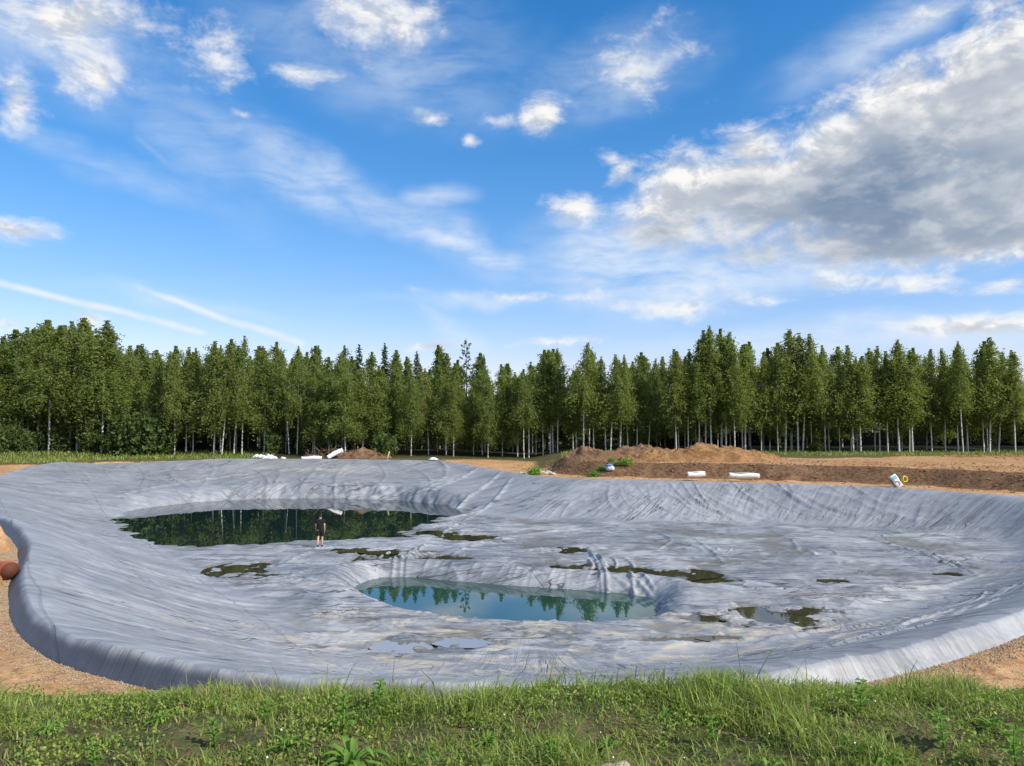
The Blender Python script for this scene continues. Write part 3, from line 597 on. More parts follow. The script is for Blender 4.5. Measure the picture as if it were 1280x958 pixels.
# ------------------------------------------------------------------ trees
def leaf_quads(C, size, rg, flat=0.0, aspect=1.0):   # one small diamond leaf spray at each point of C
    n = len(C); a = rg.normal(size=(n, 3)); a[:, 2] *= (1 - flat); a /= np.linalg.norm(a, axis=1)[:, None] + 1e-9
    b_ = rg.normal(size=(n, 3)); b_ -= (b_ * a).sum(1)[:, None] * a; b_ /= np.linalg.norm(b_, axis=1)[:, None] + 1e-9
    s = (size * rg.uniform(.6, 1.35, n))[:, None]
    V = np.stack([C - a * s, C + b_ * s * .55 * aspect, C + a * s, C - b_ * s * .55 * aspect], 1).reshape(-1, 3)
    return V, np.arange(4 * n).reshape(-1, 4)
def birch_mesh(seed, H, cb, cw, nleaf, lean=0.0, spread=.5, leaf=.125, bare=False):
    nleaf = int(nleaf * 1.55)
    rg = np.random.default_rng(seed); tb = MB(); h = np.linspace(0, 1, 14)
    ph = rg.uniform(0, 6.28); wob = .012 * H
    cx = lean * H * h + wob * np.sin(h * 5 + ph) * h; cy = wob * np.cos(h * 4.3 + ph) * h
    P = np.stack([cx, cy, h * H - .25 * (h == 0)], 1); r0 = .0050 * H + .010
    tb.tube(P, r0 * (1 - h) ** .8 + .012, 7, False)
    tip = lambda f: np.array([np.interp(f, h, P[:, i]) for i in range(3)])
    L = []
    nb = 46
    for i in range(nb):
        f = cb + (1 - cb) * (i + rg.uniform(0, 1)) / nb * .97; a = i * 2.4 + rg.uniform(-.5, .5); q = (f - cb) / (1 - cb)
        ln = cw * min(1.0, q / .22 + .38) * (1 - q) ** .72 * 1.28 * rg.uniform(.40, 1.5) + .12
        up = rg.uniform(.35, .95); t = np.linspace(0, 1, 6)
        p0 = tip(f); d = np.array([math.cos(a), math.sin(a), 0])
        B = p0 + d * (ln * t)[:, None] + np.array([0, 0, 1.0]) * (ln * (up * t - (up * .55 + spread * .35) * t ** 2.2))[:, None]
        tb.tube(B, (.022 * (1 - t) + .006) * H / 14, 3, False)
        m = int(nleaf / nb * (ln / cw * 1.15 + .12)); u = rg.uniform(.18, 1.0, m) ** .75
        C = np.stack([np.interp(u, t, B[:, k]) for k in range(3)], 1)
        tw = rg.integers(0, 7, m)                                # leaves gather on hanging twigs
        off = rg.normal(size=(7, 3)) * (.13 + .24 * ln); C = C + off[tw] * u[:, None] + rg.normal(size=(m, 3)) * np.array([.17, .17, .22]) * min(1.0, .45 + .5 * ln)
        C[:, 2] -= np.abs(rg.normal(size=m)) * spread * .55 * u
        L.append(C)
    L.append(tip(.985) + np.clip(rg.normal(size=(int(nleaf * .02), 3)), -1.3, 1.3) * np.array([.10, .10, .50]) * H / 14 - [0, 0, .35])
    C = np.concatenate(L); V, q = leaf_quads(C, leaf, rg)
    return tb.mesh('trunk'), np_mesh('crown', V, q, False)
def spruce_mesh(seed, H, wd, nleaf):
    rg = np.random.default_rng(seed); tb = MB(); h = np.linspace(0, 1, 8); P = np.stack([0 * h, 0 * h, h * H - .3 * (h == 0)], 1)
    tb.tube(P, (.011 * H) * (1 - h) + .012, 7, False); L = []
    nb = 90
    for i in range(nb):
        f = .12 + .86 * (i + rg.uniform(0, 1)) / nb; a = i * 2.4 + rg.uniform(-.4, .4); ln = wd * (1 - f) ** .85 * rg.uniform(.7, 1.15) + .12; t = np.linspace(0, 1, 4)
        B = np.array([0, 0, f * H]) + np.array([math.cos(a), math.sin(a), 0]) * (ln * t)[:, None] + np.array([0, 0, 1.0]) * (ln * (-.35 * t + .28 * t * t))[:, None]
        tb.tube(B, .018 * (1 - t) + .005, 3, False); m = int(nleaf / nb * (ln / wd * 1.6 + .15)); u = rg.uniform(.1, 1, m)
        C = np.stack([np.interp(u, t, B[:, k]) for k in range(3)], 1) + rg.normal(size=(m, 3)) * np.array([.14, .14, .10]); C[:, 2] -= .12 * u; L.append(C)
    L.append(np.array([0, 0, H * .985]) + rg.normal(size=(30, 3)) * np.array([.06, .06, .25]))
    V, q = leaf_quads(np.concatenate(L), .15, rg, .5); return tb.mesh('trunk'), np_mesh('crown', V, q, False)
def pine_mesh(seed, H):
    rg = np.random.default_rng(seed); tb = MB(); h = np.linspace(0, 1, 10); P = np.stack([.1 * np.sin(h * 3), 0 * h, h * H - .3 * (h == 0)], 1)
    tb.tube(P, (.009 * H) * (1 - h) + .015, 7, False); L = []
    for i in range(26):
        f = .62 + .37 * i / 26; a = i * 2.4; ln = rg.uniform(.5, 1.2) * (1.2 - .6 * (f - .62) / .37); t = np.linspace(0, 1, 4)
        B = np.array([0, 0, f * H]) + np.array([math.cos(a), math.sin(a), 0]) * (ln * t)[:, None] + np.array([0, 0, 1.0]) * (ln * .35 * t * t)[:, None]
        tb.tube(B, .02 * (1 - t) + .006, 3, False); m = 28; u = rg.uniform(.45, 1, m)
        L.append(np.stack([np.interp(u, t, B[:, k]) for k in range(3)], 1) + rg.normal(size=(m, 3)) * .09)
    V, q = leaf_quads(np.concatenate(L), .12, rg); return tb.mesh('trunk'), np_mesh('crown', V, q, False)
def bush_mesh(seed, Rx, H, nleaf, leaf=.16):
    rg = np.random.default_rng(seed); tb = MB(); L = []
    for i in range(11):
        a = i * 2.4; t = np.linspace(0, 1, 5); rad = Rx * rg.uniform(.25, .8); hh_ = H * rg.uniform(.55, .95)
        B = np.stack([math.cos(a) * rad * t ** 1.3, math.sin(a) * rad * t ** 1.3, hh_ * t - .15], 1); tb.tube(B, .03 * (1 - t) + .006, 4, False)
        m = nleaf // 11; u = rg.uniform(.15, 1.05, m); C = np.stack([np.interp(u, t, B[:, k]) for k in range(3)], 1)
        off = rg.normal(size=(9, 3)) * np.array([Rx * .3, Rx * .3, H * .14]); tw = rg.integers(0, 9, m)
        C += off[tw] + rg.normal(size=(m, 3)) * .17; C[:, 2] = np.abs(C[:, 2]); L.append(C)
    V, q = leaf_quads(np.concatenate(L), leaf, rg); return tb.mesh('stem'), np_mesh('foliage', V, q, False)

H0 = 15.0
PB = [birch_mesh(100 + i, H0, cb, cw, nl, ln, sp) for i, (cb, cw, nl, ln, sp) in enumerate([
      (.29, 1.6, 5400, .0, 1.1), (.22, 1.9, 6200, .012, 1.3), (.34, 1.5, 4600, -.015, 1.0), (.19, 2.0, 6600, .02, 1.4), (.40, 1.6, 4200, -.03, 1.3), (.31, 1.3, 4400, .0, .9), (.24, 1.8, 5800, -.01, 1.2), (.36, 1.85, 4600, .05, 1.5)])]
PD = [birch_mesh(140 + i, H0, cb, cw, nl, ln, .6, .15) for i, (cb, cw, nl, ln) in enumerate([(.14, 1.9, 7500, 0), (.22, 1.7, 6500, .015), (.10, 2.1, 8000, -.01)])]
PY = [birch_mesh(160 + i, 9.0, cb, 1.35, 6000, ln, .5, .10) for i, (cb, ln) in enumerate([(.20, .01), (.26, -.01), (.16, 0)])]
PS = [spruce_mesh(170 + i, 15.0, 2.0 + .3 * i, 5200) for i in range(2)]
PN = pine_mesh(180, 15.0)
for t_, c_ in PB + PD + PY: t_.materials.append(M['bark']); c_.materials.append(M['birch_leaf'])
for t_, c_ in PS + [PN]: t_.materials.append(M['dark_bark']); c_.materials.append(M['spruce_leaf'])
PPALE = [(t_, c_.copy()) for t_, c_ in PB]
for t_, c_ in PPALE: c_.materials.clear(); c_.materials.append(M['pale_leaf'])

def tree(name, proto, x, y, H, Hp, rz, label, cat, group, wx=1.0):
    o = empty(name, (x, y, gz(x, y) - .02), rz); k = H / Hp; wx = wx * (1.25 if x < -50 else 1.0); o.scale = (k * wx, k * wx, k)
    for nm, me in zip(('trunk', 'crown'), proto):
        c = bpy.data.objects.new(nm, me); COL.objects.link(c); c.parent = o
    return tag(o, label, cat, group)
SKY = np.array([(-60, 410), (0, 412), (50, 404), (100, 399), (150, 416), (200, 432), (260, 422), (330, 427), (400, 430), (450, 432), (520, 437), (570, 443), (620, 452), (660, 450), (700, 442), (730, 430), (800, 442), (840, 430), (890, 411), (930, 424), (980, 420), (1030, 424), (1080, 434), (1120, 430), (1160, 433), (1200, 430), (1240, 428), (1280, 445), (1340, 440)], float)
def edge_y(px): return np.interp(px, [-60, 0, 150, 300, 450, 600, 700, 800, 1000, 1280, 1340], [96, 96, 96, 95, 93, 92.5, 91, 89.5, 87.5, 87, 87])
def height(px, y): 
    top = np.interp(px, SKY[:, 0], SKY[:, 1]); x = at_d(px, top, y)
    return x[2] - gz(x[0], y)
def wx_(px, y): return float(at_d(px, 530, y)[0])
# front trees: photo column, height factor, lean, crown kind (b birch, p pale)
FR = [(-12, .95, 0, 'p'), (6, .9, 0, 'b'), (27, .9, -.02, 'b'), (36, .95, -.03, 'b'), (48, 1, 0, 'b'), (62, .86, .03, 'b'), (88, 1, 0, 'b'), (97, .95, 0, 'b'), (108, .98, 0, 'b'), (128, 1, 0, 'b'), (136, .96, .02, 'b'),
 (196, .85, 0, 'b'), (211, .95, 0, 'b'), (219, .9, 0, 'b'), (233, 1, -.02, 'b'), (242, .92, 0, 'b'), (268, 1, 0, 'b'), (278, .9, .03, 'p'), (293, .97, -.05, 'p'), (303, .98, .01, 'b'), (331, .95, 0, 'b'), (362, .9, -.06, 'b'), (372, .92, 0, 'b'),
 (394, .74, 0, 'p'), (412, .72, .01, 'b'), (432, .70, 0, 'p'), (454, .76, -.02, 'b'), (472, .74, -.02, 'p'), (486, .66, 0, 'p'), (514, .78, .03, 'b'), (536, .76, 0, 'p'), (558, .72, 0, 'b'), (567, .70, 0, 'p'), (592, .72, 0, 'b'), (610, .8, 0, 'b'),
 (628, .92, 0, 'b'), (647, .80, -.04, 'p'), (655, .84, .01, 'b'), (661, .9, -.03, 'b'), (679, .92, -.03, 'b'), (688, .9, -.02, 'b'), (697, .96, 0, 'b'), (729, 1, -.01, 'b'), (742, .85, 0, 'b'), (757, .94, -.02, 'b'), (763, .9, 0, 'b'), (775, .95, .01, 'b'), (785, .9, -.01, 'b'), (796, .92, .04, 'b'), (810, .95, -.08, 'b'),
 (845, .97, 0, 'p'), (860, .9, 0, 'b'), (874, .9, 0, 'b'), (882, 1, 0, 'b'), (889, .97, .01, 'b'), (902, .92, -.02, 'b'), (907, 1, 0, 'b'), (918, .95, .01, 'b'), (931, 1, 0, 'b'), (951, .88, -.05, 'b'), (972, .92, -.02, 'b'), (981, 1, 0, 'b'), (997, 1, 0, 'b'), (1003, .97, .01, 'b'), (1014, .86, .03, 'p'), (1031, .98, 0, 'b'), (1049, .85, 0, 'b'), (1066, .97, -.02, 'b'), (1075, .92, -.03, 'b'),
 (1099, .97, 0, 'p'), (1109, .9, .02, 'b'), (1123, 1, .01, 'b'), (1136, .85, -.02, 'b'), (1140, .95, .02, 'b'), (1164, .97, 0, 'p'), (1181, .92, 0, 'b'), (1197, .9, 0, 'b'), (1203, 1, -.02, 'b'), (1209, .9, -.03, 'b'), (1229, .85, 0, 'b'), (1236, 1, -.06, 'b'), (1247, .9, -.07, 'b'), (1268, .95, 0, 'b'), (1290, .9, 0, 'b')]
rt = np.random.default_rng(21)
ORD = ['first', 'second', 'third', 'fourth', 'fifth', 'sixth', 'seventh', 'eighth', 'ninth', 'tenth', 'eleventh', 'twelfth', 'thirteenth', 'fourteenth', 'fifteenth', 'sixteenth', 'seventeenth', 'eighteenth', 'nineteenth', 'twentieth']
SECT = [(-100, 150, 'left of the round bush'), (150, 316, 'between round bush and white sheets'), (316, 384, 'behind the white sheets'), (384, 500, 'behind the brush heap'), (500, 700, 'between brush heap and mounds'), (700, 830, 'behind the brown mounds'), (830, 962, 'behind the largest mound'), (962, 1112, 'between largest mound and sack'), (1112, 1400, 'above and right of the sack')]
cnt = {}
FR.sort()
for i, (px, hf, ln, kd) in enumerate(FR):
    y = edge_y(px) + rt.uniform(0, 3.0) + (1 - hf) * 2; H = height(px, y) * hf * rt.uniform(.93, 1.05) * (1.06 if 530 < px < 700 else 1); sec = next(s_ for s_ in SECT if s_[0] <= px < s_[1]); k = cnt.get(sec[2], 0); cnt[sec[2]] = k + 1
    pro = (PPALE if kd == 'p' else PB)[(0, 1, 2, 4, 5, 6, 7, 2)[int(rt.integers(0, 8))] if px < 620 else (0, 2, 4, 5, 7, 2, 4, 0)[int(rt.integers(0, 8))]] if hf > .8 or rt.random() < .3 else PY[int(rt.integers(0, 3))]
    Hp = 9.0 if any(pro is p for p in PY) else H0
    look = ('pale yellow-green' if kd == 'p' else 'green') + (' leaning birch' if abs(ln) > .025 else ' upright birch')
    o = tree('birch_tree', pro, wx_(px, y), y, H, Hp, rt.uniform(0, 6.28), '%s, %s from left %s' % (look, ORD[k], sec[2]), 'tree', 'birches along the edge of the wood', rt.uniform(.8, 1.4))
    o.rotation_euler.y = ln; o.rotation_euler = (0, ln, o.rotation_euler.z)
# rows deeper in the wood
nback = 0
for row in range(5):
    n = 42 if row < 4 else 36
    for j in range(n):
        px = -60 + (j + rt.uniform(.0, 1.0)) / n * 1420; y = edge_y(px) + 4.5 + row * 4.6 + rt.uniform(-2, 2)
        dn_ = np.interp(px, [0, 350, 620, 820, 1000, 1300], [1, 1, .95, .9, .75, .7])
        if px > 930 and row >= 2 and rt.random() < .65: continue
        H = height(px, y) * rt.uniform(.74, 1.02) * (1 if row else .95) * (1.05 if 530 < px < 700 else 1); big = PD if row > 1 or rt.random() < .4 else PB
        pro = big[int(rt.integers(0, len(big)))]
        tree('birch_tree', pro, wx_(px, y), y, H, H0, rt.uniform(0, 6.28), 'shaded birch standing deep in the wood behind the front row', 'tree', 'birches deep in the wood', rt.uniform(.9, 1.2)); nback += 1
SPX = (398, 449, 481, 521, 605)
for k, (px, py) in enumerate(((398, 434), (449, 432), (481, 431), (521, 440), (605, 446))):
    y = 105 + (k % 3) * 2; p = at_d(px, py, y); H = p[2] - gz(p[0], y)
    tree('spruce_tree', PS[k % 2], p[0], y, H, 15.0, k, 'dark pointed spruce rising behind the young birches, %s from the left' % ORD[SPX.index(px)], 'tree', 'spruces above the wood')
p = at_d(583, 425, 108); tree('pine_tree', PN, p[0], 108, p[2] - gz(p[0], 108), 15.0, 1, 'sparse thin-topped pine rising above the middle of the wood', 'tree', None)
rg = np.random.default_rng(77); n = 52000; x = rg.uniform(-105, 95, n); y = 118 + 12 * rg.uniform(0, 1, n); zt = 7.5 + 2.5 * gn(x * .12, y * .2, 5); z = zt * rg.uniform(0, 1, n) ** 1.1 + .6
x = x + .7 * gn(x * .9, z * .9, 6); V, q = leaf_quads(np.stack([x, y, z], 1), .42, rg)
tag(obj('far_wood', np_mesh('far_wood', V, q, False), M['bush_leaf']), 'undergrowth filling the depth of the wood', 'undergrowth', kind='stuff')
# bushes at the wood's foot
PBU = [bush_mesh(200 + i, 1.5, 2.6, 4200) for i in range(3)]
for t_, c_ in PBU: t_.materials.append(M['dark_bark']); c_.materials.append(M['bush_leaf'])
BUS = [(170, 566, 95.5, 2.0, 'round leafy bush at the foot of the wood, left part'), (8, 568, 94.5, 1.35, 'low bush at the far left end of the wood'), (30, 568, 95, .9, 'small bush beside the far left low bush'), (196, 566, 95.8, 1.5, 'smaller bush touching the round leafy bush on its right'),
       (145, 567, 95.5, 1.1, 'low dark bush touching the round leafy bush on its left'), (118, 567, 97, 1.2, 'dark bush under the tall left birches'), (75, 567, 97.5, 1.3, 'dark bush between pale trunks at the far left'), (1020, 563, 89, .45, 'little bush among the trunks left of the fence'), (345, 566, 97, .9, 'low bush in the shade behind the white sheets'), (480, 560, 91.5, 1.1, 'small yellow-green bush on the right end of the brush heap')]
for k, (px, py, y, sc, lab) in enumerate(BUS):
    o = empty('bush', (wx_(px, y), y, gz(wx_(px, y), y)), k * 1.3); o.scale = (sc, sc, sc)
    for nm, me in zip(('stem', 'foliage'), PBU[k % 3]): c = bpy.data.objects.new(nm, me); COL.objects.link(c); c.parent = o
    tag(o, lab, 'bush', 'bushes at the foot of the wood')

# ------------------------------------------------------------------ black fence behind the right-hand trees
M['fence'] = simple('fence_cloth', (.004, .004, .005), 1.0, .5, .6, 0, .02); M['post'] = simple('fence_post', (.05, .05, .05), .7)
fy = 112.0; fx0, fx1 = wx_(815, fy), wx_(1330, fy); fe = tag(empty('screen_fence', ((fx0 + fx1) / 2, fy, gz(40, fy))), 'long low black fabric fence behind the right-hand birches', 'fence')
npn = 24; pw_ = (fx1 - fx0) / npn; zb = gz(40, fy)
t = np.linspace(0, 1, 7); V0 = []
U, Wz = np.meshgrid(t, np.linspace(0, 1, 5)); sag = .06 * np.sin(U * math.pi)
pv = np.stack([U * (pw_ - .08), -.05 * np.sin(U * math.pi) * np.sin(Wz * math.pi), Wz * (1.95 - sag)], -1).reshape(-1, 3)
ii, jj = np.meshgrid(np.arange(4), np.arange(6), indexing='ij'); qf = np.stack([ii * 7 + jj, ii * 7 + jj + 1, (ii + 1) * 7 + jj + 1, (ii + 1) * 7 + jj], -1).reshape(-1, 4)
pv = np.concatenate([pv, pv + [0, .02, 0]]); qf = np.concatenate([qf, qf[:, ::-1] + 35])
pm = np_mesh('panel', pv, qf); pm.materials.append(M['fence']); mb = MB(); mb.tube([(0, 0, -.3), (0, 0, 1), (0, 0, 2.0)], .045, 8); pom = mb.mesh('post'); pom.materials.append(M['post'])
for k in range(npn + 1):
    x = fx0 + k * pw_ - (fx0 + fx1) / 2
    o = obj('post', pom, None, fe); o.location = (x, 0, 0)
    if k < npn: o = obj('panel', pm, None, fe); o.location = (x + .05, 0, .05)

# ------------------------------------------------------------------ dirt mounds
def mound(px, pyt, y, wpx, lab, mt, seed, depth=.55, skew=0.0):
    p = at_d(px, pyt, y); rx = wpx / F * y; zb_ = gz(p[0], y); hgt = p[2] - zb_; n, m_ = 46, 72
    rr_ = np.linspace(0, 1, n); aa = np.linspace(0, 2 * np.pi, m_, endpoint=False); A_, R_ = np.meshgrid(aa, rr_)
    x = R_ * np.cos(A_) * rx; yy = R_ * np.sin(A_) * rx * depth; pr = np.maximum(0, 1 - R_ ** 1.35)
    z = hgt * pr * (1 + skew * x / rx) * (.86 + .22 * fbm(x * .55 + seed, yy * .55, 4, seed)) + .18 * fbm(x * 1.8, yy * 1.8, 3, seed + 5) * ss(0, .3, pr) - .35 * ss(.8, 1, R_)
    rid = (1 - np.abs(gn(x * .5 + seed, yy * .3, seed + 9))) ** 4; z = z + .22 * rid * pr ** .5
    z = z + base_z(x + p[0], yy + y) - zb_
    V = np.stack([x, yy, z], -1).reshape(-1, 3); i = np.arange(n - 1)[:, None]; j = np.arange(m_)[None]; j2 = (j + 1) % m_
    me = np_mesh('dirt_mound', V, np.stack([i * m_ + j, (i + 1) * m_ + j, (i + 1) * m_ + j2, i * m_ + j2], -1).reshape(-1, 4)); o = obj('dirt_mound', me, M[mt]); o.location = (p[0], y, zb_)
    return tag(o, lab, 'dirt mound', 'dug-out soil heaps')
mound(738, 560, 72, 62, 'small brown dirt mound, leftmost of the heaps', 'mound_brown', 3)
mound(800, 557, 76, 70, 'brown dirt mound between and behind the other two', 'mound_brown', 8)
mound(890, 555, 71, 98, 'largest tan dirt mound, highest of the heaps', 'mound', 5, .5)
mound(825, 563, 70, 60, 'low tan dirt mound at the left foot of the largest one', 'mound', 14)
mound(452, 561, 90.5, 42, 'low reddish soil heap beside the leaning white roll', 'mound_brown', 11, .4)
mound(-6, 652, 27.5, 22, 'sunlit orange clay heap above the pipe at the left edge', 'clay', 17, 1.0)
mound(-14, 708, 21.5, 18, 'low orange clay clod left of the pipe', 'clay', 19, .9)
mound(1255, 572, 78, 90, 'long flat soil bank beside the wood at the far right', 'mound', 23, .25)

# ------------------------------------------------------------------ rolls, sheets, sack, scraps
M['white'] = simple('white_fabric', (.74, .74, .72), .7, .08, 5, .01); M['white2'] = simple('white_film', (.66, .68, .70), .45, .1, 3, .02)
def fab_roll(p0, p1, r, lab, seed):
    p0, p1 = np.array(p0), np.array(p1); c = (p0 + p1) / 2; e = tag(empty('fabric_roll', (c[0], c[1], min(p0[2], p1[2]) - r)), lab, 'fabric roll', 'white fabric rolls')
    rg = np.random.default_rng(seed); t = np.linspace(0, 1, 16); P = p0 + (p1 - p0) * t[:, None] - e.location; P[:, 2] += .03 * np.sin(t * 7 + seed)
    rad = r * (1 + .07 * np.sin(t * 9 + seed) + rg.normal(size=16) * .03); rad[0] *= .93; rad[-1] *= .93
    mb = MB(); mb.tube(P, rad, 16); mb.build('roll', M['white'], e)
    mb = MB(); d = (P[-1] - P[0]) / np.linalg.norm(P[-1] - P[0]); mb.tube([P[0] - d * .10, P[0] + d * .1], r * .35, 10); mb.build('core', M['twig'], e)
    mb = MB(); mb.tube([P[-1] - d * .1, P[-1] + d * .10], r * .35, 10); mb.build('core', M['twig'], e)
    a = np.linspace(-.4, 1.2, 8); side = np.cross(d, [0, 0, 1.0]); side /= np.linalg.norm(side); upv = np.cross(side, d)
    V = [];                                       # loose end of the fabric lying over the roll
    for k, ak in enumerate(a):
        for u in (.12, .5, .86): V.append(P[0] + (P[-1] - P[0]) * u + (side * math.sin(ak) * -1 + upv * math.cos(ak)) * r * 1.12)
    V = np.array(V); qf = np.array([[k * 3 + j, k * 3 + j + 1, (k + 1) * 3 + j + 1, (k + 1) * 3 + j] for k in range(7) for j in range(2)]); o = obj('loose_flap', np_mesh('loose_flap', V, qf), M['white'], e)
    so_ = o.modifiers.new('thick', 'SOLIDIFY'); so_.thickness = .02
def onb(px, py, y, dz=0.0):
    p = at_d(px, py, y); return np.array([p[0], y, max(p[2], gz(p[0], y)) + dz])
fab_roll(at_d(859, 594, 61.5), at_d(881, 593, 61.5), .21, 'short white roll lying left of the longer roll below the mound', 1)
fab_roll(at_d(911, 594.5, 60.6), at_d(949, 595.5, 60.2), .20, 'long white roll lying on the shore below the largest mound', 2)
fab_roll(at_d(377, 573.5, 88.5), at_d(402, 573, 88.5), .26, 'white roll lying flat at the left end of the brush heap', 3)
fab_roll(at_d(409, 572, 88.5), at_d(428, 562.5, 89.2), .26, 'white roll propped up slanting on the brush heap', 4)
def crumple(px, py, y, hw, hd, hz, lab, seed):
    c = onb(px, py, y); n, m_ = 12, 28; aa = np.linspace(0, 2 * np.pi, m_, endpoint=False); A_, R_ = np.meshgrid(aa, np.linspace(0, 1, n))
    wv = 1 + .25 * gn(np.cos(A_) * 1.7 + seed, np.sin(A_) * 1.7, seed); x = R_ * np.cos(A_) * hw * wv; yy = R_ * np.sin(A_) * hd * wv
    z = hz * (1 - R_ ** 2.2) * (.7 + .6 * gn(x * 2.5, yy * 2.5, seed)) + .05 * gn(x * 6, yy * 6, seed + 2) - .06 * R_ ** 4
    i = np.arange(n - 1)[:, None]; j = np.arange(m_)[None]; j2 = (j + 1) % m_
    o = obj('plastic_sheet', np_mesh('plastic_sheet', np.stack([x, yy, z], -1).reshape(-1, 3), np.stack([i * m_ + j, (i + 1) * m_ + j, (i + 1) * m_ + j2, i * m_ + j2], -1).reshape(-1, 4)), M['white2']); o.location = tuple(c)
    return tag(o, lab, 'plastic sheet', 'crumpled white sheets')
crumple(325, 571.3, 90.5, 1.0, .5, .35, 'crumpled white sheet, left one of the pair on the far shore', 3)
crumple(337, 572.6, 89.6, .85, .5, .5, 'crumpled white sheet, right one of the pair on the far shore', 6)
crumple(354, 573, 90.0, .35, .3, .2, 'small grey-white scrap right of the crumpled sheets', 9)
crumple(541, 574, 86, .55, .3, .22, 'small white scrap on the shore right of the brush heap', 12)
# leaning sack with a yellow hose coil
M['sack'] = simple('sack_cloth', (.70, .72, .73), .6, .1, 6, .01); M['teal'] = simple('sack_print', (.12, .42, .48), .6, .1); M['yellow'] = simple('yellow_hose', (.75, .55, .03), .45, .1); M['navy'] = simple('dark_side', (.10, .12, .17), .6)
c = at_d(1124, 607.5, 55.0); c[2] = gz(c[0], c[1]); e = tag(empty('sack', c), 'white sack leaning against the dug bank with a teal print', 'sack')
bm = bmesh.new(); bmesh.ops.create_cube(bm, size=1); bmesh.ops.subdivide_edges(bm, edges=bm.edges[:], cuts=5, use_grid_fill=True)
for v_ in bm.verts:
    x_, y_, z_ = v_.co; k = (1 - (2 * x_) ** 4) * (1 - (2 * z_) ** 6) * .45 + .55; v_.co = Vector((x_ * .52, y_ * .36 * k, z_ * .95 + .47)); v_.co.x += .02 * math.sin(z_ * 9)
o = bm_obj('bag', bm, M['sack'], e); o.rotation_euler = (-.25, -.5, .2); o.location = (.1, .15, .02)
mb = MB(); x, z = np.meshgrid(np.linspace(-.17, .17, 5), np.linspace(.62, .86, 5)); yv = -.195 + 0 * x; pv = np.concatenate([np.stack([x, yv, z], -1).reshape(-1, 3), np.stack([x, yv + .01, z], -1).reshape(-1, 3)]); ii, jj = np.meshgrid(np.arange(4), np.arange(4), indexing='ij'); qf = np.stack([ii * 5 + jj, ii * 5 + jj + 1, (ii + 1) * 5 + jj + 1, (ii + 1) * 5 + jj], -1).reshape(-1, 4); mb.add(pv, [np.concatenate([qf, qf[:, ::-1] + 25])])
o2 = mb.build('print_patch', M['teal'], o)
mb = MB(); mb.tube([(-.245, 0, .05), (-.25, 0, .5), (-.245, 0, .9)], [.05, .07, .05], 8); mb.build('side_seam', M['navy'], o)
a = np.linspace(0, 2 * math.pi * 3, 70); mb = MB(); mb.tube(np.stack([.20 * np.cos(a) + .01 * np.sin(a * 2.3), .02 * np.sin(a * 1.7) + a * .006, .20 * np.sin(a)], 1), .038, 8); cp = at_d(1128, 598.5, 55.1)
co = tag(mb.build('hose_coil', M['yellow']), 'yellow hose coil resting against the leaning sack', 'hose coil'); co.location = (cp[0], 54.7, cp[2]); co.rotation_euler = (-.15, 0, .3)
# blue sack in weeds between the mounds
M['blue'] = simple('blue_sack', (.12, .20, .42), .6, .15, 5, .01); M['bluew'] = simple('blue_white_sack', (.50, .56, .66), .6, .1, 5)
c = at_d(762, 574, 66.0); e = tag(empty('sack', (c[0], 66.0, gz(c[0], 66.0))), 'small blue and white sack in green weeds before the brown mound', 'sack')
for (mt, nm, dx_, dz_, sx_, sz_) in (('bluew', 'bag', .05, .22, .34, .22), ('blue', 'top_flap', -.05, .46, .30, .10)):
    bm = bmesh.new(); bmesh.ops.create_icosphere(bm, subdivisions=3, radius=1)
    for v_ in bm.verts: n_ = v_.co.normalized(); v_.co = Vector((np.sign(n_.x) * abs(n_.x) ** .6 * sx_ + dx_, n_.y * .25, np.sign(n_.z) * abs(n_.z) ** .7 * sz_ + dz_)) * (1 + .05 * math.sin(n_.x * 9 + n_.z * 7))
    bm_obj(nm, bm, M[mt], e)
e.scale = (1.05, 1.05, 1.05)
PWD = [bush_mesh(230 + i, .5, .7, 900, .085) for i in range(2)]
for t_, c_ in PWD: t_.materials.append(M['bush_leaf']); c_.materials.append(M['weed_leaf'])
for k, (px, py, y, sc, lab) in enumerate(((752, 578, 66.6, .55, 'green weed clump left of the blue sack'), (774, 577, 66.55, .55, 'green weed clump right of the blue sack'), (764, 570, 68.2, .55, 'green weed clump just behind the blue sack'), (742, 580, 65.5, .8, 'little weed clump farthest left of the blue sack'), (783, 578, 66.5, .8, 'little weed clump farthest right of the blue sack'), (668, 574, 68, 1.0, 'low weed clump above the pale rubble'))):
    x = wx_(px, y); o = empty('weed_clump', (x, y, gz(x, y)), k); o.scale = (sc, sc, sc)
    for nm, me in zip(('stem', 'foliage'), PWD[k % 2]): cc_ = bpy.data.objects.new(nm, me); COL.objects.link(cc_); cc_.parent = o
    tag(o, lab, 'weeds', 'weeds round the dirt mounds')
# stones
M['stone'] = simple('pale_stone', (.42, .38, .32), .9, .25, 6, .03); M['fstone'] = simple('field_stone', (.36, .30, .22), .9, .3, 9, .02)
def stone(name, x, y, z, r, seed, mt, lab, group=None):
    bm = bmesh.new(); bmesh.ops.create_icosphere(bm, subdivisions=3, radius=1); rg = random.Random(seed); ph = [rg.uniform(0, 6) for _ in range(6)]
    for v_ in bm.verts:
        p_ = v_.co.copy(); k = 1 + .16 * math.sin(p_.x * 3 + ph[0]) * math.sin(p_.y * 2.5 + ph[1]) + .10 * math.sin(p_.z * 5 + ph[2] + p_.x * 3) + .05 * math.sin(p_.y * 9 + ph[3])
        v_.co = Vector((p_.x * r * 1.25, p_.y * r, p_.z * r * .7)) * k
    o = bm_obj(name, bm, mt and M[mt]); o.location = (x, y, z); o.rotation_euler.z = rg.uniform(0, 6); return tag(o, lab, 'stone', group)
rg = random.Random(4)
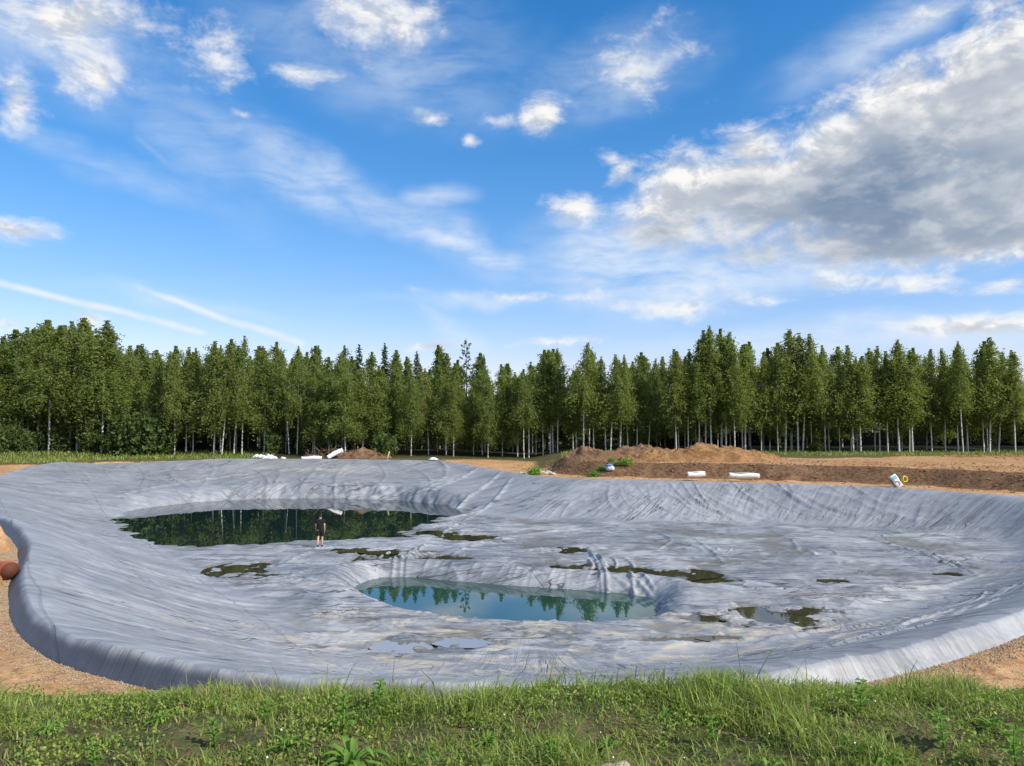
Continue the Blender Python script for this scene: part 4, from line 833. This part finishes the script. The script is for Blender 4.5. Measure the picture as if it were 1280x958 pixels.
for k in range(9):
    px = 652 + k * 4.6 + rg.uniform(-2, 2); y = 69.5 + rg.uniform(-1, 1); x = wx_(px, y); stone('rubble_stone', x, y, gz(x, y) + .08, rg.uniform(.14, .3), k, 'stone', 'pale lump in the rubble left of the brown mound', 'pale rubble left of the mounds')
p = at(771, 953, 2.9); stone('field_stone', p[0], p[1], gz(p[0], p[1]) + .03, .075, 40, 'fstone', 'rounded tan stone in the grass at the bottom edge')
# brush heap: cut branches
e = tag(empty('brush_heap', (wx_(425, 90.6), 90.6, gz(wx_(425, 90.6), 90.6))), 'heap of cut branches behind the two white rolls', 'brush heap')
rg = np.random.default_rng(9); BM = []
for k in range(5):
    mb = MB(); t = np.linspace(0, 1, 7); L_ = 2.4; P = np.stack([L_ * (t - .5), .12 * np.sin(t * 4 + k), .15 * np.sin(t * 3 + k)], 1); mb.tube(P, .045 * (1 - .8 * t), 5)
    for q_ in range(5):
        b0 = P[2 + q_ % 4]; d = rg.normal(size=3) * [.5, .4, .4] + [.4, 0, .1]; mb.tube([b0, b0 + d * .5, b0 + d], [.018, .012, .005], 4)
    me = mb.mesh('branch'); me.materials.append(M['twig']); BM.append(me)
for k in range(46):
    o = obj('branch', BM[k % 5], None, e); u = rg.uniform(-1, 1); o.location = (u * 4.4, rg.uniform(-1.0, 1.0), rg.uniform(.1, .95) * (1 - .6 * abs(u))); o.rotation_euler = (rg.normal() * .3, rg.normal() * .45, rg.uniform(0, 6.28)); s_ = rg.uniform(.6, 1.15); o.scale = (s_,) * 3
p = at_d(483, 576, 86.5); mb = MB(); mb.tube([(0, 0, -.2), (.15, 0, .35), (.33, 0, .95)], [.09, .08, .07], 8); o = tag(mb.build('stake', simple('pale_wood', (.48, .36, .22), .8)), 'short pale stake leaning on the far shore right of the brush heap', 'stake'); o.location = (p[0], 86.5, gz(p[0], 86.5))

# ------------------------------------------------------------------ clay pipe at the left edge
M['pipe'] = simple('orange_pipe', (.36, .085, .028), .5, .2, 5); M['pipe_in'] = simple('pipe_inside', (.10, .035, .02), .8)
p = at(8, 712, .28); e = tag(empty('drain_pipe', (p[0], p[1], .0), R(-35)), 'orange-red plastic drain pipe end between clay and the liner', 'drain pipe')
mb = MB(); mb.tube([(-1.3, 0, .24), (-.6, 0, .25), (.0, 0, .27), (.16, 0, .27)], .22, 20, False); mb.build('barrel', M['pipe'], e)
mb = MB(); mb.tube([(.0, 0, .27), (.03, 0, .27), (.22, 0, .27), (.25, 0, .27)], [.245, .26, .26, .245], 20, False); mb.build('socket_rim', M['pipe'], e)
mb = MB(); mb.tube([(.25, 0, .27), (.1, 0, .27), (-.2, 0, .27)], [.24, .205, .2], 20, True); mb.build('pipe_bore', M['pipe_in'], e)

# ------------------------------------------------------------------ gravel along the liner's outer foot
M['gravel'] = simple('gravel_stones', (.29, .235, .165), .9, .4, 3)
rg = np.random.default_rng(12); n = 13000; P = RIM; Q = np.roll(P, -1, 0); L_ = np.hypot(*(Q - P).T); ok = ((P[:, 1] < 36))
pb = L_ * ok; pb /= pb.sum(); i = rg.choice(len(P), n, p=pb); u = rg.uniform(0, 1, n)[:, None]; tg = (Q - P)[i] / L_[i][:, None]; nr = np.stack([-tg[:, 1], tg[:, 0]], 1)
area = .5 * np.sum(P[:, 0] * Q[:, 1] - Q[:, 0] * P[:, 1]); nr = nr * (-1 if area > 0 else 1)
pos_ = P[i] + (Q - P)[i] * u + nr * (.30 + np.abs(rg.normal(size=n)) * .38)[:, None]; zz = base_z(pos_[:, 0], pos_[:, 1])
ico = np.array([(0, 0, 1), (1, 0, 0), (0, 1, 0), (-1, 0, 0), (0, -1, 0), (0, 0, -.6)], float); fc = np.array([(0, 1, 2), (0, 2, 3), (0, 3, 4), (0, 4, 1), (5, 2, 1), (5, 3, 2), (5, 4, 3), (5, 1, 4)])
sz = rg.uniform(.010, .028, n); V = (ico[None] * (1 + rg.normal(size=(n, 6, 3)) * .22)) * sz[:, None, None] * np.array([1.2, 1, .8]); th = rg.uniform(0, 6.28, n); cs, sn = np.cos(th), np.sin(th)
V = np.stack([V[..., 0] * cs[:, None] - V[..., 1] * sn[:, None], V[..., 0] * sn[:, None] + V[..., 1] * cs[:, None], V[..., 2]], -1) + np.c_[pos_, zz + .005][:, None]
tag(obj('gravel', np_mesh('gravel', V.reshape(-1, 3), (fc[None] + 6 * np.arange(n)[:, None, None]).reshape(-1, 3), False), M['gravel']), 'tan gravel strip along the outer foot of the liner', 'gravel', kind='stuff')

rg = np.random.default_rng(14); n = 5200; px = rg.uniform(640, 1300, n); y = rg.uniform(50, 84, n); x = (px - 640) / F * y; sdq = poly_or_far(x, y); k = (sdq > 2.6) & (sdq < 12 + 6 * rg.random(n)); x, y = x[k], y[k]
x2 = rg.uniform(-17, -6, 500); y2 = rg.uniform(9, 26, 500); x3 = rg.uniform(4, 14, 500); y3 = rg.uniform(9.5, 16, 500); x = np.concatenate([x, x2, x3]); y = np.concatenate([y, y2, y3]); k = poly_or_far(x, y) > .8; x, y = x[k], y[k]; n = len(x)
sz = np.where(y > 40, rg.uniform(.03, .13, n), rg.uniform(.012, .05, n)) * rg.uniform(.5, 1.3, n); V = (ico[None] * (1 + rg.normal(size=(n, 6, 3)) * .25)) * sz[:, None, None] * np.array([1.2, 1, .7]) + np.stack([x, y, base_z(x, y)], 1)[:, None]
tag(obj('soil_clods', np_mesh('soil_clods', V.reshape(-1, 3), (fc[None] + 6 * np.arange(n)[:, None, None]).reshape(-1, 3), False), M['mound']), 'loose brown clods scattered over the dug soil', 'clods', kind='stuff')

# ------------------------------------------------------------------ grass
m, N, b, o = mat('grass_blade'); cv = N.attr('tint'); dr = N.attr('dry')
c_ = N.mix(cv, (.095, .170, .022), (.33, .42, .080)); c_ = N.mix(dr, c_, (.36, .29, .13)); N._set(b.inputs['Base Color'], c_); b.inputs['Roughness'].default_value = .55; b.inputs['Specular IOR Level'].default_value = .3
t_ = N.n.new('ShaderNodeBsdfTranslucent'); N._set(t_.inputs[0], N.mix(.4, c_, (.28, .42, .05))); mx = N.n.new('ShaderNodeMixShader'); mx.inputs[0].default_value = .38
N.l.new(b.outputs[0], mx.inputs[1]); N.l.new(t_.outputs[0], mx.inputs[2]); N.l.new(mx.outputs[0], o.inputs[0]); M['grass'] = m
def blades(name, x, y, L_, wd, bend, rg, tint, dry, lab, z=None):
    n = len(x); z = base_z(x, y) - .01 if z is None else z; a = rg.uniform(0, 6.28, n); d = np.stack([np.cos(a), np.sin(a)], 1); fa = a + np.pi / 2 + rg.normal(size=n) * .5; sdv_ = np.stack([np.cos(fa), np.sin(fa), 0 * fa], 1)
    rows = []
    for t, wk in ((0, .8), (.35, 1.0), (.72, .7), (1.0, 0)):
        cx = x + d[:, 0] * bend * L_ * t ** 2; cy_ = y + d[:, 1] * bend * L_ * t ** 2; cz = z + L_ * (t - .45 * np.minimum(bend, 1.3) ** 2 * t ** 3 * .6)
        c = np.stack([cx, cy_, cz], 1)
        if wk: rows += [c - sdv_ * (wd * wk)[:, None], c + sdv_ * (wd * wk)[:, None]]
        else: rows += [c]
    V = np.stack(rows, 1).reshape(-1, 3); k = 7 * np.arange(n)[:, None]
    q = np.concatenate([k + [[0, 1, 3, 2]], k + [[2, 3, 5, 4]]]); t3 = k + [[4, 5, 6]]
    me = np_mesh(name, V, [q, t3]); fattr(me, 'tint', np.repeat(tint, 7)); fattr(me, 'dry', np.repeat(dry, 7))
    return tag(obj(name, me, M['grass']), lab, 'grass', kind='stuff')
rg = np.random.default_rng(33); n = 265000
y = 2.6 + (7.6 - 2.6) * rg.uniform(0, 1, n) ** .8; x = rg.uniform(-1, 1, n) * (.80 * y + 1.9)
dens_ = .5 + .9 * fbm(x * .9, y * .9, 3, 91) + .25 * gn(x * 4, y * 4, 93); k = (rg.uniform(0, 1, n) < np.clip(.25 + .95 * dens_, .04, 1)) & (y < 7.2 + .5 * gn(x * 1.5, x * 0, 95)); x, y = x[k], y[k]
# gather into tufts
tx, ty = gn(x * 3.3, y * 3.3, 96), gn(x * 3.3, y * 3.3, 97); x = x + .09 * tx; y = y + .09 * ty; n = len(x)
big = ss(-.35, .75, fbm(x * 1.1, y * 1.1, 3, 98)); leftd = ss(.5, -2.5, x)
L_ = (.026 + .108 * big ** 1.4 + .03 * rg.uniform(0, 1, n)) * rg.uniform(.5, 1.35, n); L_ *= np.where(rg.uniform(0, 1, n) < .012, 2.0, 1.0)
tint = np.clip(.45 + .4 * fbm(x * .8, y * .8, 3, 99) + rg.normal(size=n) * .2 , 0, 1); dry = np.clip((rg.uniform(0, 1, n) < (  .14 + .18 * leftd + .18 * ss(.2, .7, fbm(x * 1.7, y * 1.7, 3, 101)))) * rg.uniform(.4, 1, n), 0, 1)
blades('foreground_grass', x, y, L_, rg.uniform(.0018, .0042, n), rg.uniform(.15, 1.5, n), rg, tint, dry, 'rough green grass on the bank in the foreground')
n = 16000; px = np.concatenate([rg.uniform(-40, 345, n // 2), rg.uniform(700, 1320, n // 2)]); yb = np.where(px < 500, rg.uniform(80, 100, n), rg.uniform(78, 92, n)); x = (px - 640) / F * yb
sdq = poly_or_far(x, yb); k = (sdq > np.where(px < 330, .35, 2.2)) & ((px < 500) | (yb > 81 + 2 * gn(x * .2, yb * .2, 5))); x, yb = x[k], yb[k]; n = len(x)
blades('meadow_grass', x, yb, rg.uniform(.15, .42, n), rg.uniform(.02, .05, n), rg.uniform(.1, .8, n), rg, np.clip(rg.normal(size=n) * .25 + .5, 0, 1), (rg.uniform(0, 1, n) < .25) * .7, 'strip of meadow grass along the foot of the wood')
# low leafy ground cover between the blades
n = 115000; y = 2.8 + 3.6 * rg.uniform(0, 1, n) ** .8; x = rg.uniform(-1, 1, n) * (.78 * y + 1.6); k = fbm(x * 1.6, y * 1.6, 3, 111) + .25 * gn(x * 7, y * 7, 112) > -.02; x, y = x[k], y[k]; n = len(x)
C = np.stack([x, y, base_z(x, y) + rg.uniform(.005, .075, n) * (.5 + ss(-.2, .6, gn(x * 2.5, y * 2.5, 113)))], 1); V, q = leaf_quads(C, .0095, rg, -.2, 1.2); me = np_mesh('ground_cover', V, q, False)
tn = np.clip(.5 + .35 * gn(x * 2, y * 2, 114) + rg.normal(size=n) * .2, 0, 1); fattr(me, 'tint', np.repeat(tn, 4)); fattr(me, 'dry', np.repeat((rg.uniform(0, 1, n) < .08) * .7, 4)); tag(obj('ground_cover', me, M['grass']), 'low clover leaves growing between the foreground grass', 'ground cover', kind='stuff')
# broad-leaved weeds
def broad_leaf(mb, base, az_, L_, wd, up, droop, n=7):
    t = np.linspace(0, 1, n); d = np.array([math.cos(az_), math.sin(az_), 0]); s_ = np.array([-d[1], d[0], 0]); P = base + d * (L_ * t * math.cos(up))[:, None] + np.array([0, 0, 1.0]) * (L_ * (math.sin(up) * t - droop * t ** 2))[:, None]
    wv = wd * np.sin(np.pi * np.clip(t * .93 + .07, 0, 1)) ** .8; rows = np.stack([P - s_ * wv[:, None] + [0, 0, .12 * wd], P, P + s_ * wv[:, None] + [0, 0, .12 * wd]], 1); rows[:, [0, 2], 2] += (wv * .35)[:, None]
    V = rows.reshape(-1, 3); q = np.array([[i * 3 + j, i * 3 + j + 1, (i + 1) * 3 + j + 1, (i + 1) * 3 + j] for i in range(n - 1) for j in range(2)]); mb.add(V, q)
def weed(px, py, zoff, kind, size, lab, seed):
    p = at(px, py, 2.93); z = gz(p[0], p[1]); rg_ = random.Random(seed); e = tag(empty('weed_plant', (p[0], p[1], z - .01), rg_.uniform(0, 6)), lab, 'weed', 'broad-leaved weeds in the grass')
    if kind == 'rosette':
        for k in range(18): 
            mb = MB(); broad_leaf(mb, np.array([0, 0, .02]), k * 2.4, size * rg_.uniform(.7, 1.1), size * .052, rg_.uniform(.5, 1.35), rg_.uniform(.45, 1.1)); mb.build('leaf', M['weed_leaf'], e)
    else:
        mb = MB(); mb.tube([(0, 0, 0), (.01, 0, size * .5), (.02, .01, size)], [.006, .005, .002], 6); mb.build('stem', M['weed_leaf'], e)
        for k in range(16):
            f = .15 + .85 * k / 16; mb = MB(); broad_leaf(mb, np.array([.02 * f, .01 * f, size * f]), k * 2.4, size * (.52 - .30 * f), size * .085, .7 - .2 * f, .35, 6); mb.build('leaf', M['weed_leaf'], e)
for k, (px, py, kind, sz_, lab) in enumerate(((440, 940, 'rosette', .34, 'large broad-leaved weed with arching leaves, lower left of centre'), (428, 900, 'stem', .22, 'bright upright weed just above the large arching weed'), (472, 866, 'stem', .20, 'bushy weed poking up against the grey liner'), (360, 925, 'rosette', .17, 'small leafy weed left of the large arching weed'), (540, 930, 'rosette', .14, 'grey-green low weed right of the large arching weed'),
        (270, 915, 'stem', .16, 'thin leafy weed in the pale grass at the left'), (1075, 882, 'stem', .20, 'dark leafy weed at the grass edge below the sandy strip'), (1180, 920, 'stem', .20, 'leafy weed in the grass towards the right edge'), (1240, 900, 'rosette', .18, 'low bright weed at the far right of the grass'), (830, 876, 'rosette', .15, 'dark low weed at the grass edge right of centre'), (1270, 945, 'stem', .22, 'leafy weed in the bottom right corner'), (960, 945, 'rosette', .20, 'long-leaved weed at the bottom right of centre'), (120, 945, 'stem', .15, 'leafy weed at the bottom left'), (690, 935, 'stem', .15, 'leafy weed at the bottom centre'), (610, 905, 'rosette', .15, 'low weed right of the grey-green weed'), (760, 905, 'rosette', .13, 'small rosette weed above the tan stone'), (200, 890, 'rosette', .14, 'low weed in the grass below the sandy corner at left'), (1110, 940, 'rosette', .20, 'leafy rosette weed near the bottom, right part'), (890, 905, 'stem', .15, 'short leafy weed in the grass right of centre'), (60, 905, 'rosette', .14, 'low weed at the far left of the grass'), (330, 880, 'stem', .14, 'short weed at the grass edge below the dark skirt'))):
    weed(px, py, 0, kind, sz_, lab, k)
# small white clover heads
rg = np.random.default_rng(55); n = 26; y = rg.uniform(3.4, 4.3, n); x = rg.uniform(-.68, .68, n) * y; cl = rg.random(n) < .5 + .5 * (x > -.4); x, y = x[cl], y[cl]; n = len(x); z = base_z(x, y) + rg.uniform(.05, .12, n)
V = (ico[None] * (1 + rg.normal(size=(n, 6, 3)) * .15)) * .006 * rg.uniform(.6, 1.4, n)[:, None, None] + np.stack([x, y, z], 1)[:, None]
tag(obj('clover_flowers', np_mesh('clover_flowers', V.reshape(-1, 3), (fc[None] + 6 * np.arange(n)[:, None, None]).reshape(-1, 3)), simple('petal', (.8, .78, .74), .7)), 'tiny white flower heads scattered in the foreground grass', 'flowers', kind='stuff')

# ------------------------------------------------------------------ person walking away on the basin floor
M['skin'] = simple('skin', (.52, .31, .22), .55, .06, 4); M['black'] = simple('black_cloth', (.010, .010, .012), .85, .3, 20); M['hair'] = simple('dark_hair', (.012, .009, .007), .6); M['shoe'] = simple('dark_shoe', (.02, .025, .04), .6)
pp = at(400, 684.5, ZF); pz = float(liner_z(np.array([pp[0]]), np.array([pp[1]]))[0])
man = tag(empty('person', (pp[0], pp[1], max(pz, ZW) - .005), R(6)), 'person in black T-shirt and black shorts walking away by the dark water', 'person')
def skinned(name, V, E, Rd, mt, root=0, lv=2):
    me = bpy.data.meshes.new(name); me.from_pydata([tuple(v_) for v_ in V], E, []); o = obj(name, me, mt, man)
    md_ = o.modifiers.new('skin', 'SKIN'); md_.use_smooth_shade = True
    if not me.skin_vertices: me.attributes  # layer is created with the modifier
    sv = me.skin_vertices[0].data if me.skin_vertices else None
    if sv:
        for i_, r_ in enumerate(Rd): sv[i_].radius = (r_, r_) if not isinstance(r_, tuple) else r_; sv[i_].use_root = (i_ == root)
    s_ = o.modifiers.new('sub', 'SUBSURF'); s_.levels = lv; s_.render_levels = lv; return o
BV, BE, BR = [], [], []
def J(p, r, par=None):
    BV.append(p); BR.append(r)
    if par is not None: BE.append((par, len(BV) - 1))
    return len(BV) - 1
pel = J((0, 0, .95), (.155, .11)); wst = J((0, .0, 1.10), (.14, .10), pel); che = J((0, .01, 1.32), (.165, .11), wst); nk0 = J((0, 0, 1.46), (.075, .07), che); nk = J((0, .01, 1.53), (.055, .058), nk0); hd0 = J((0, .025, 1.60), (.072, .085), nk); hd = J((0, .03, 1.68), (.078, .095), hd0); tp = J((0, .02, 1.745), (.05, .06), hd)
J((0, .135, 1.625), .014, hd0); J((.083, .02, 1.635), .016, hd0); J((-.083, .02, 1.635), .016, hd0)
HANDS = {}
for s_ in (-1, 1):
    sw_ = .05 * s_
    sh = J((.175 * s_, 0, 1.405), .062, che); el = J((.225 * s_, -.03 - sw_ * .3, 1.14), .043, sh); wr_ = J((.235 * s_, .05 - sw_, .91), .028, el); pm_ = J((.235 * s_, .075 - sw_, .845), .027, wr_)
    for f_, (oy, ln_, bd) in enumerate(((.030, .075, .0), (.012, .085, .0), (-.008, .08, .0), (-.026, .062, .0))):
        k1 = J((.232 * s_, .078 - sw_ + oy, .80), .0095, pm_); k2 = J((.226 * s_, .082 - sw_ + oy, .80 - ln_ * .5), .009, k1); J((.214 * s_, .084 - sw_ + oy, .80 - ln_ * .92), .0075, k2)
    k1 = J((.222 * s_, .115 - sw_, .845), .011, pm_); J((.212 * s_, .135 - sw_, .80), .009, k1)
    st_ = .10 if s_ > 0 else -.16                       # right leg forward, left leg trailing with lifted heel
    hp_ = J((.09 * s_, .0, .90), .095, pel); kn = J((.095 * s_, st_ * .55 + .03, .50), .060, hp_); cf = J((.095 * s_, st_ * .85 - .02, .34), .056, kn); an = J((.095 * s_, st_ - (.02 if s_ > 0 else .06), .09 + (.0 if s_ > 0 else .05)), .036, cf); J((.10 * s_, st_ + .13, .04), .032, an)
skinned('body', BV, BE, BR, M['skin'], 0)
skinned('t_shirt', [(0, 0, .90), (0, 0, 1.08), (0, .01, 1.32), (0, 0, 1.455), (.18, 0, 1.415), (.222, -.02, 1.22), (-.18, 0, 1.415), (-.222, -.02, 1.22)], [(0, 1), (1, 2), (2, 3), (2, 4), (4, 5), (2, 6), (6, 7)], [(.185, .135), (.178, .13), (.195, .135), (.085, .08), .085, .078, .085, .078], M['black'], 1)
skinned('shorts', [(0, 0, .97), (0, 0, .87), (.095, .01, .80), (.105, .045, .55), (-.095, -.0, .80), (-.105, -.05, .55)], [(0, 1), (1, 2), (2, 3), (1, 4), (4, 5)], [(.175, .13), (.165, .13), .115, .10, .115, .10], M['black'], 0)
skinned('hair', [(0, .0, 1.655), (0, .005, 1.70), (0, .025, 1.745)], [(0, 1), (1, 2)], [(.088, .085), (.092, .108), (.062, .085)], M['hair'], 1)
for s_, st_, zz_, tl in ((1, .10, .0, 0), (-1, -.16, .03, .04)):
    skinned('shoe', [(.097 * s_, st_ - .07, .055 + zz_ + tl), (.098 * s_, st_ + .04, .05 + zz_), (.10 * s_, st_ + .17, .038 + zz_ * .3)], [(0, 1), (1, 2)], [(.048, .05), (.05, .048), (.045, .032)], M['shoe'], 0)
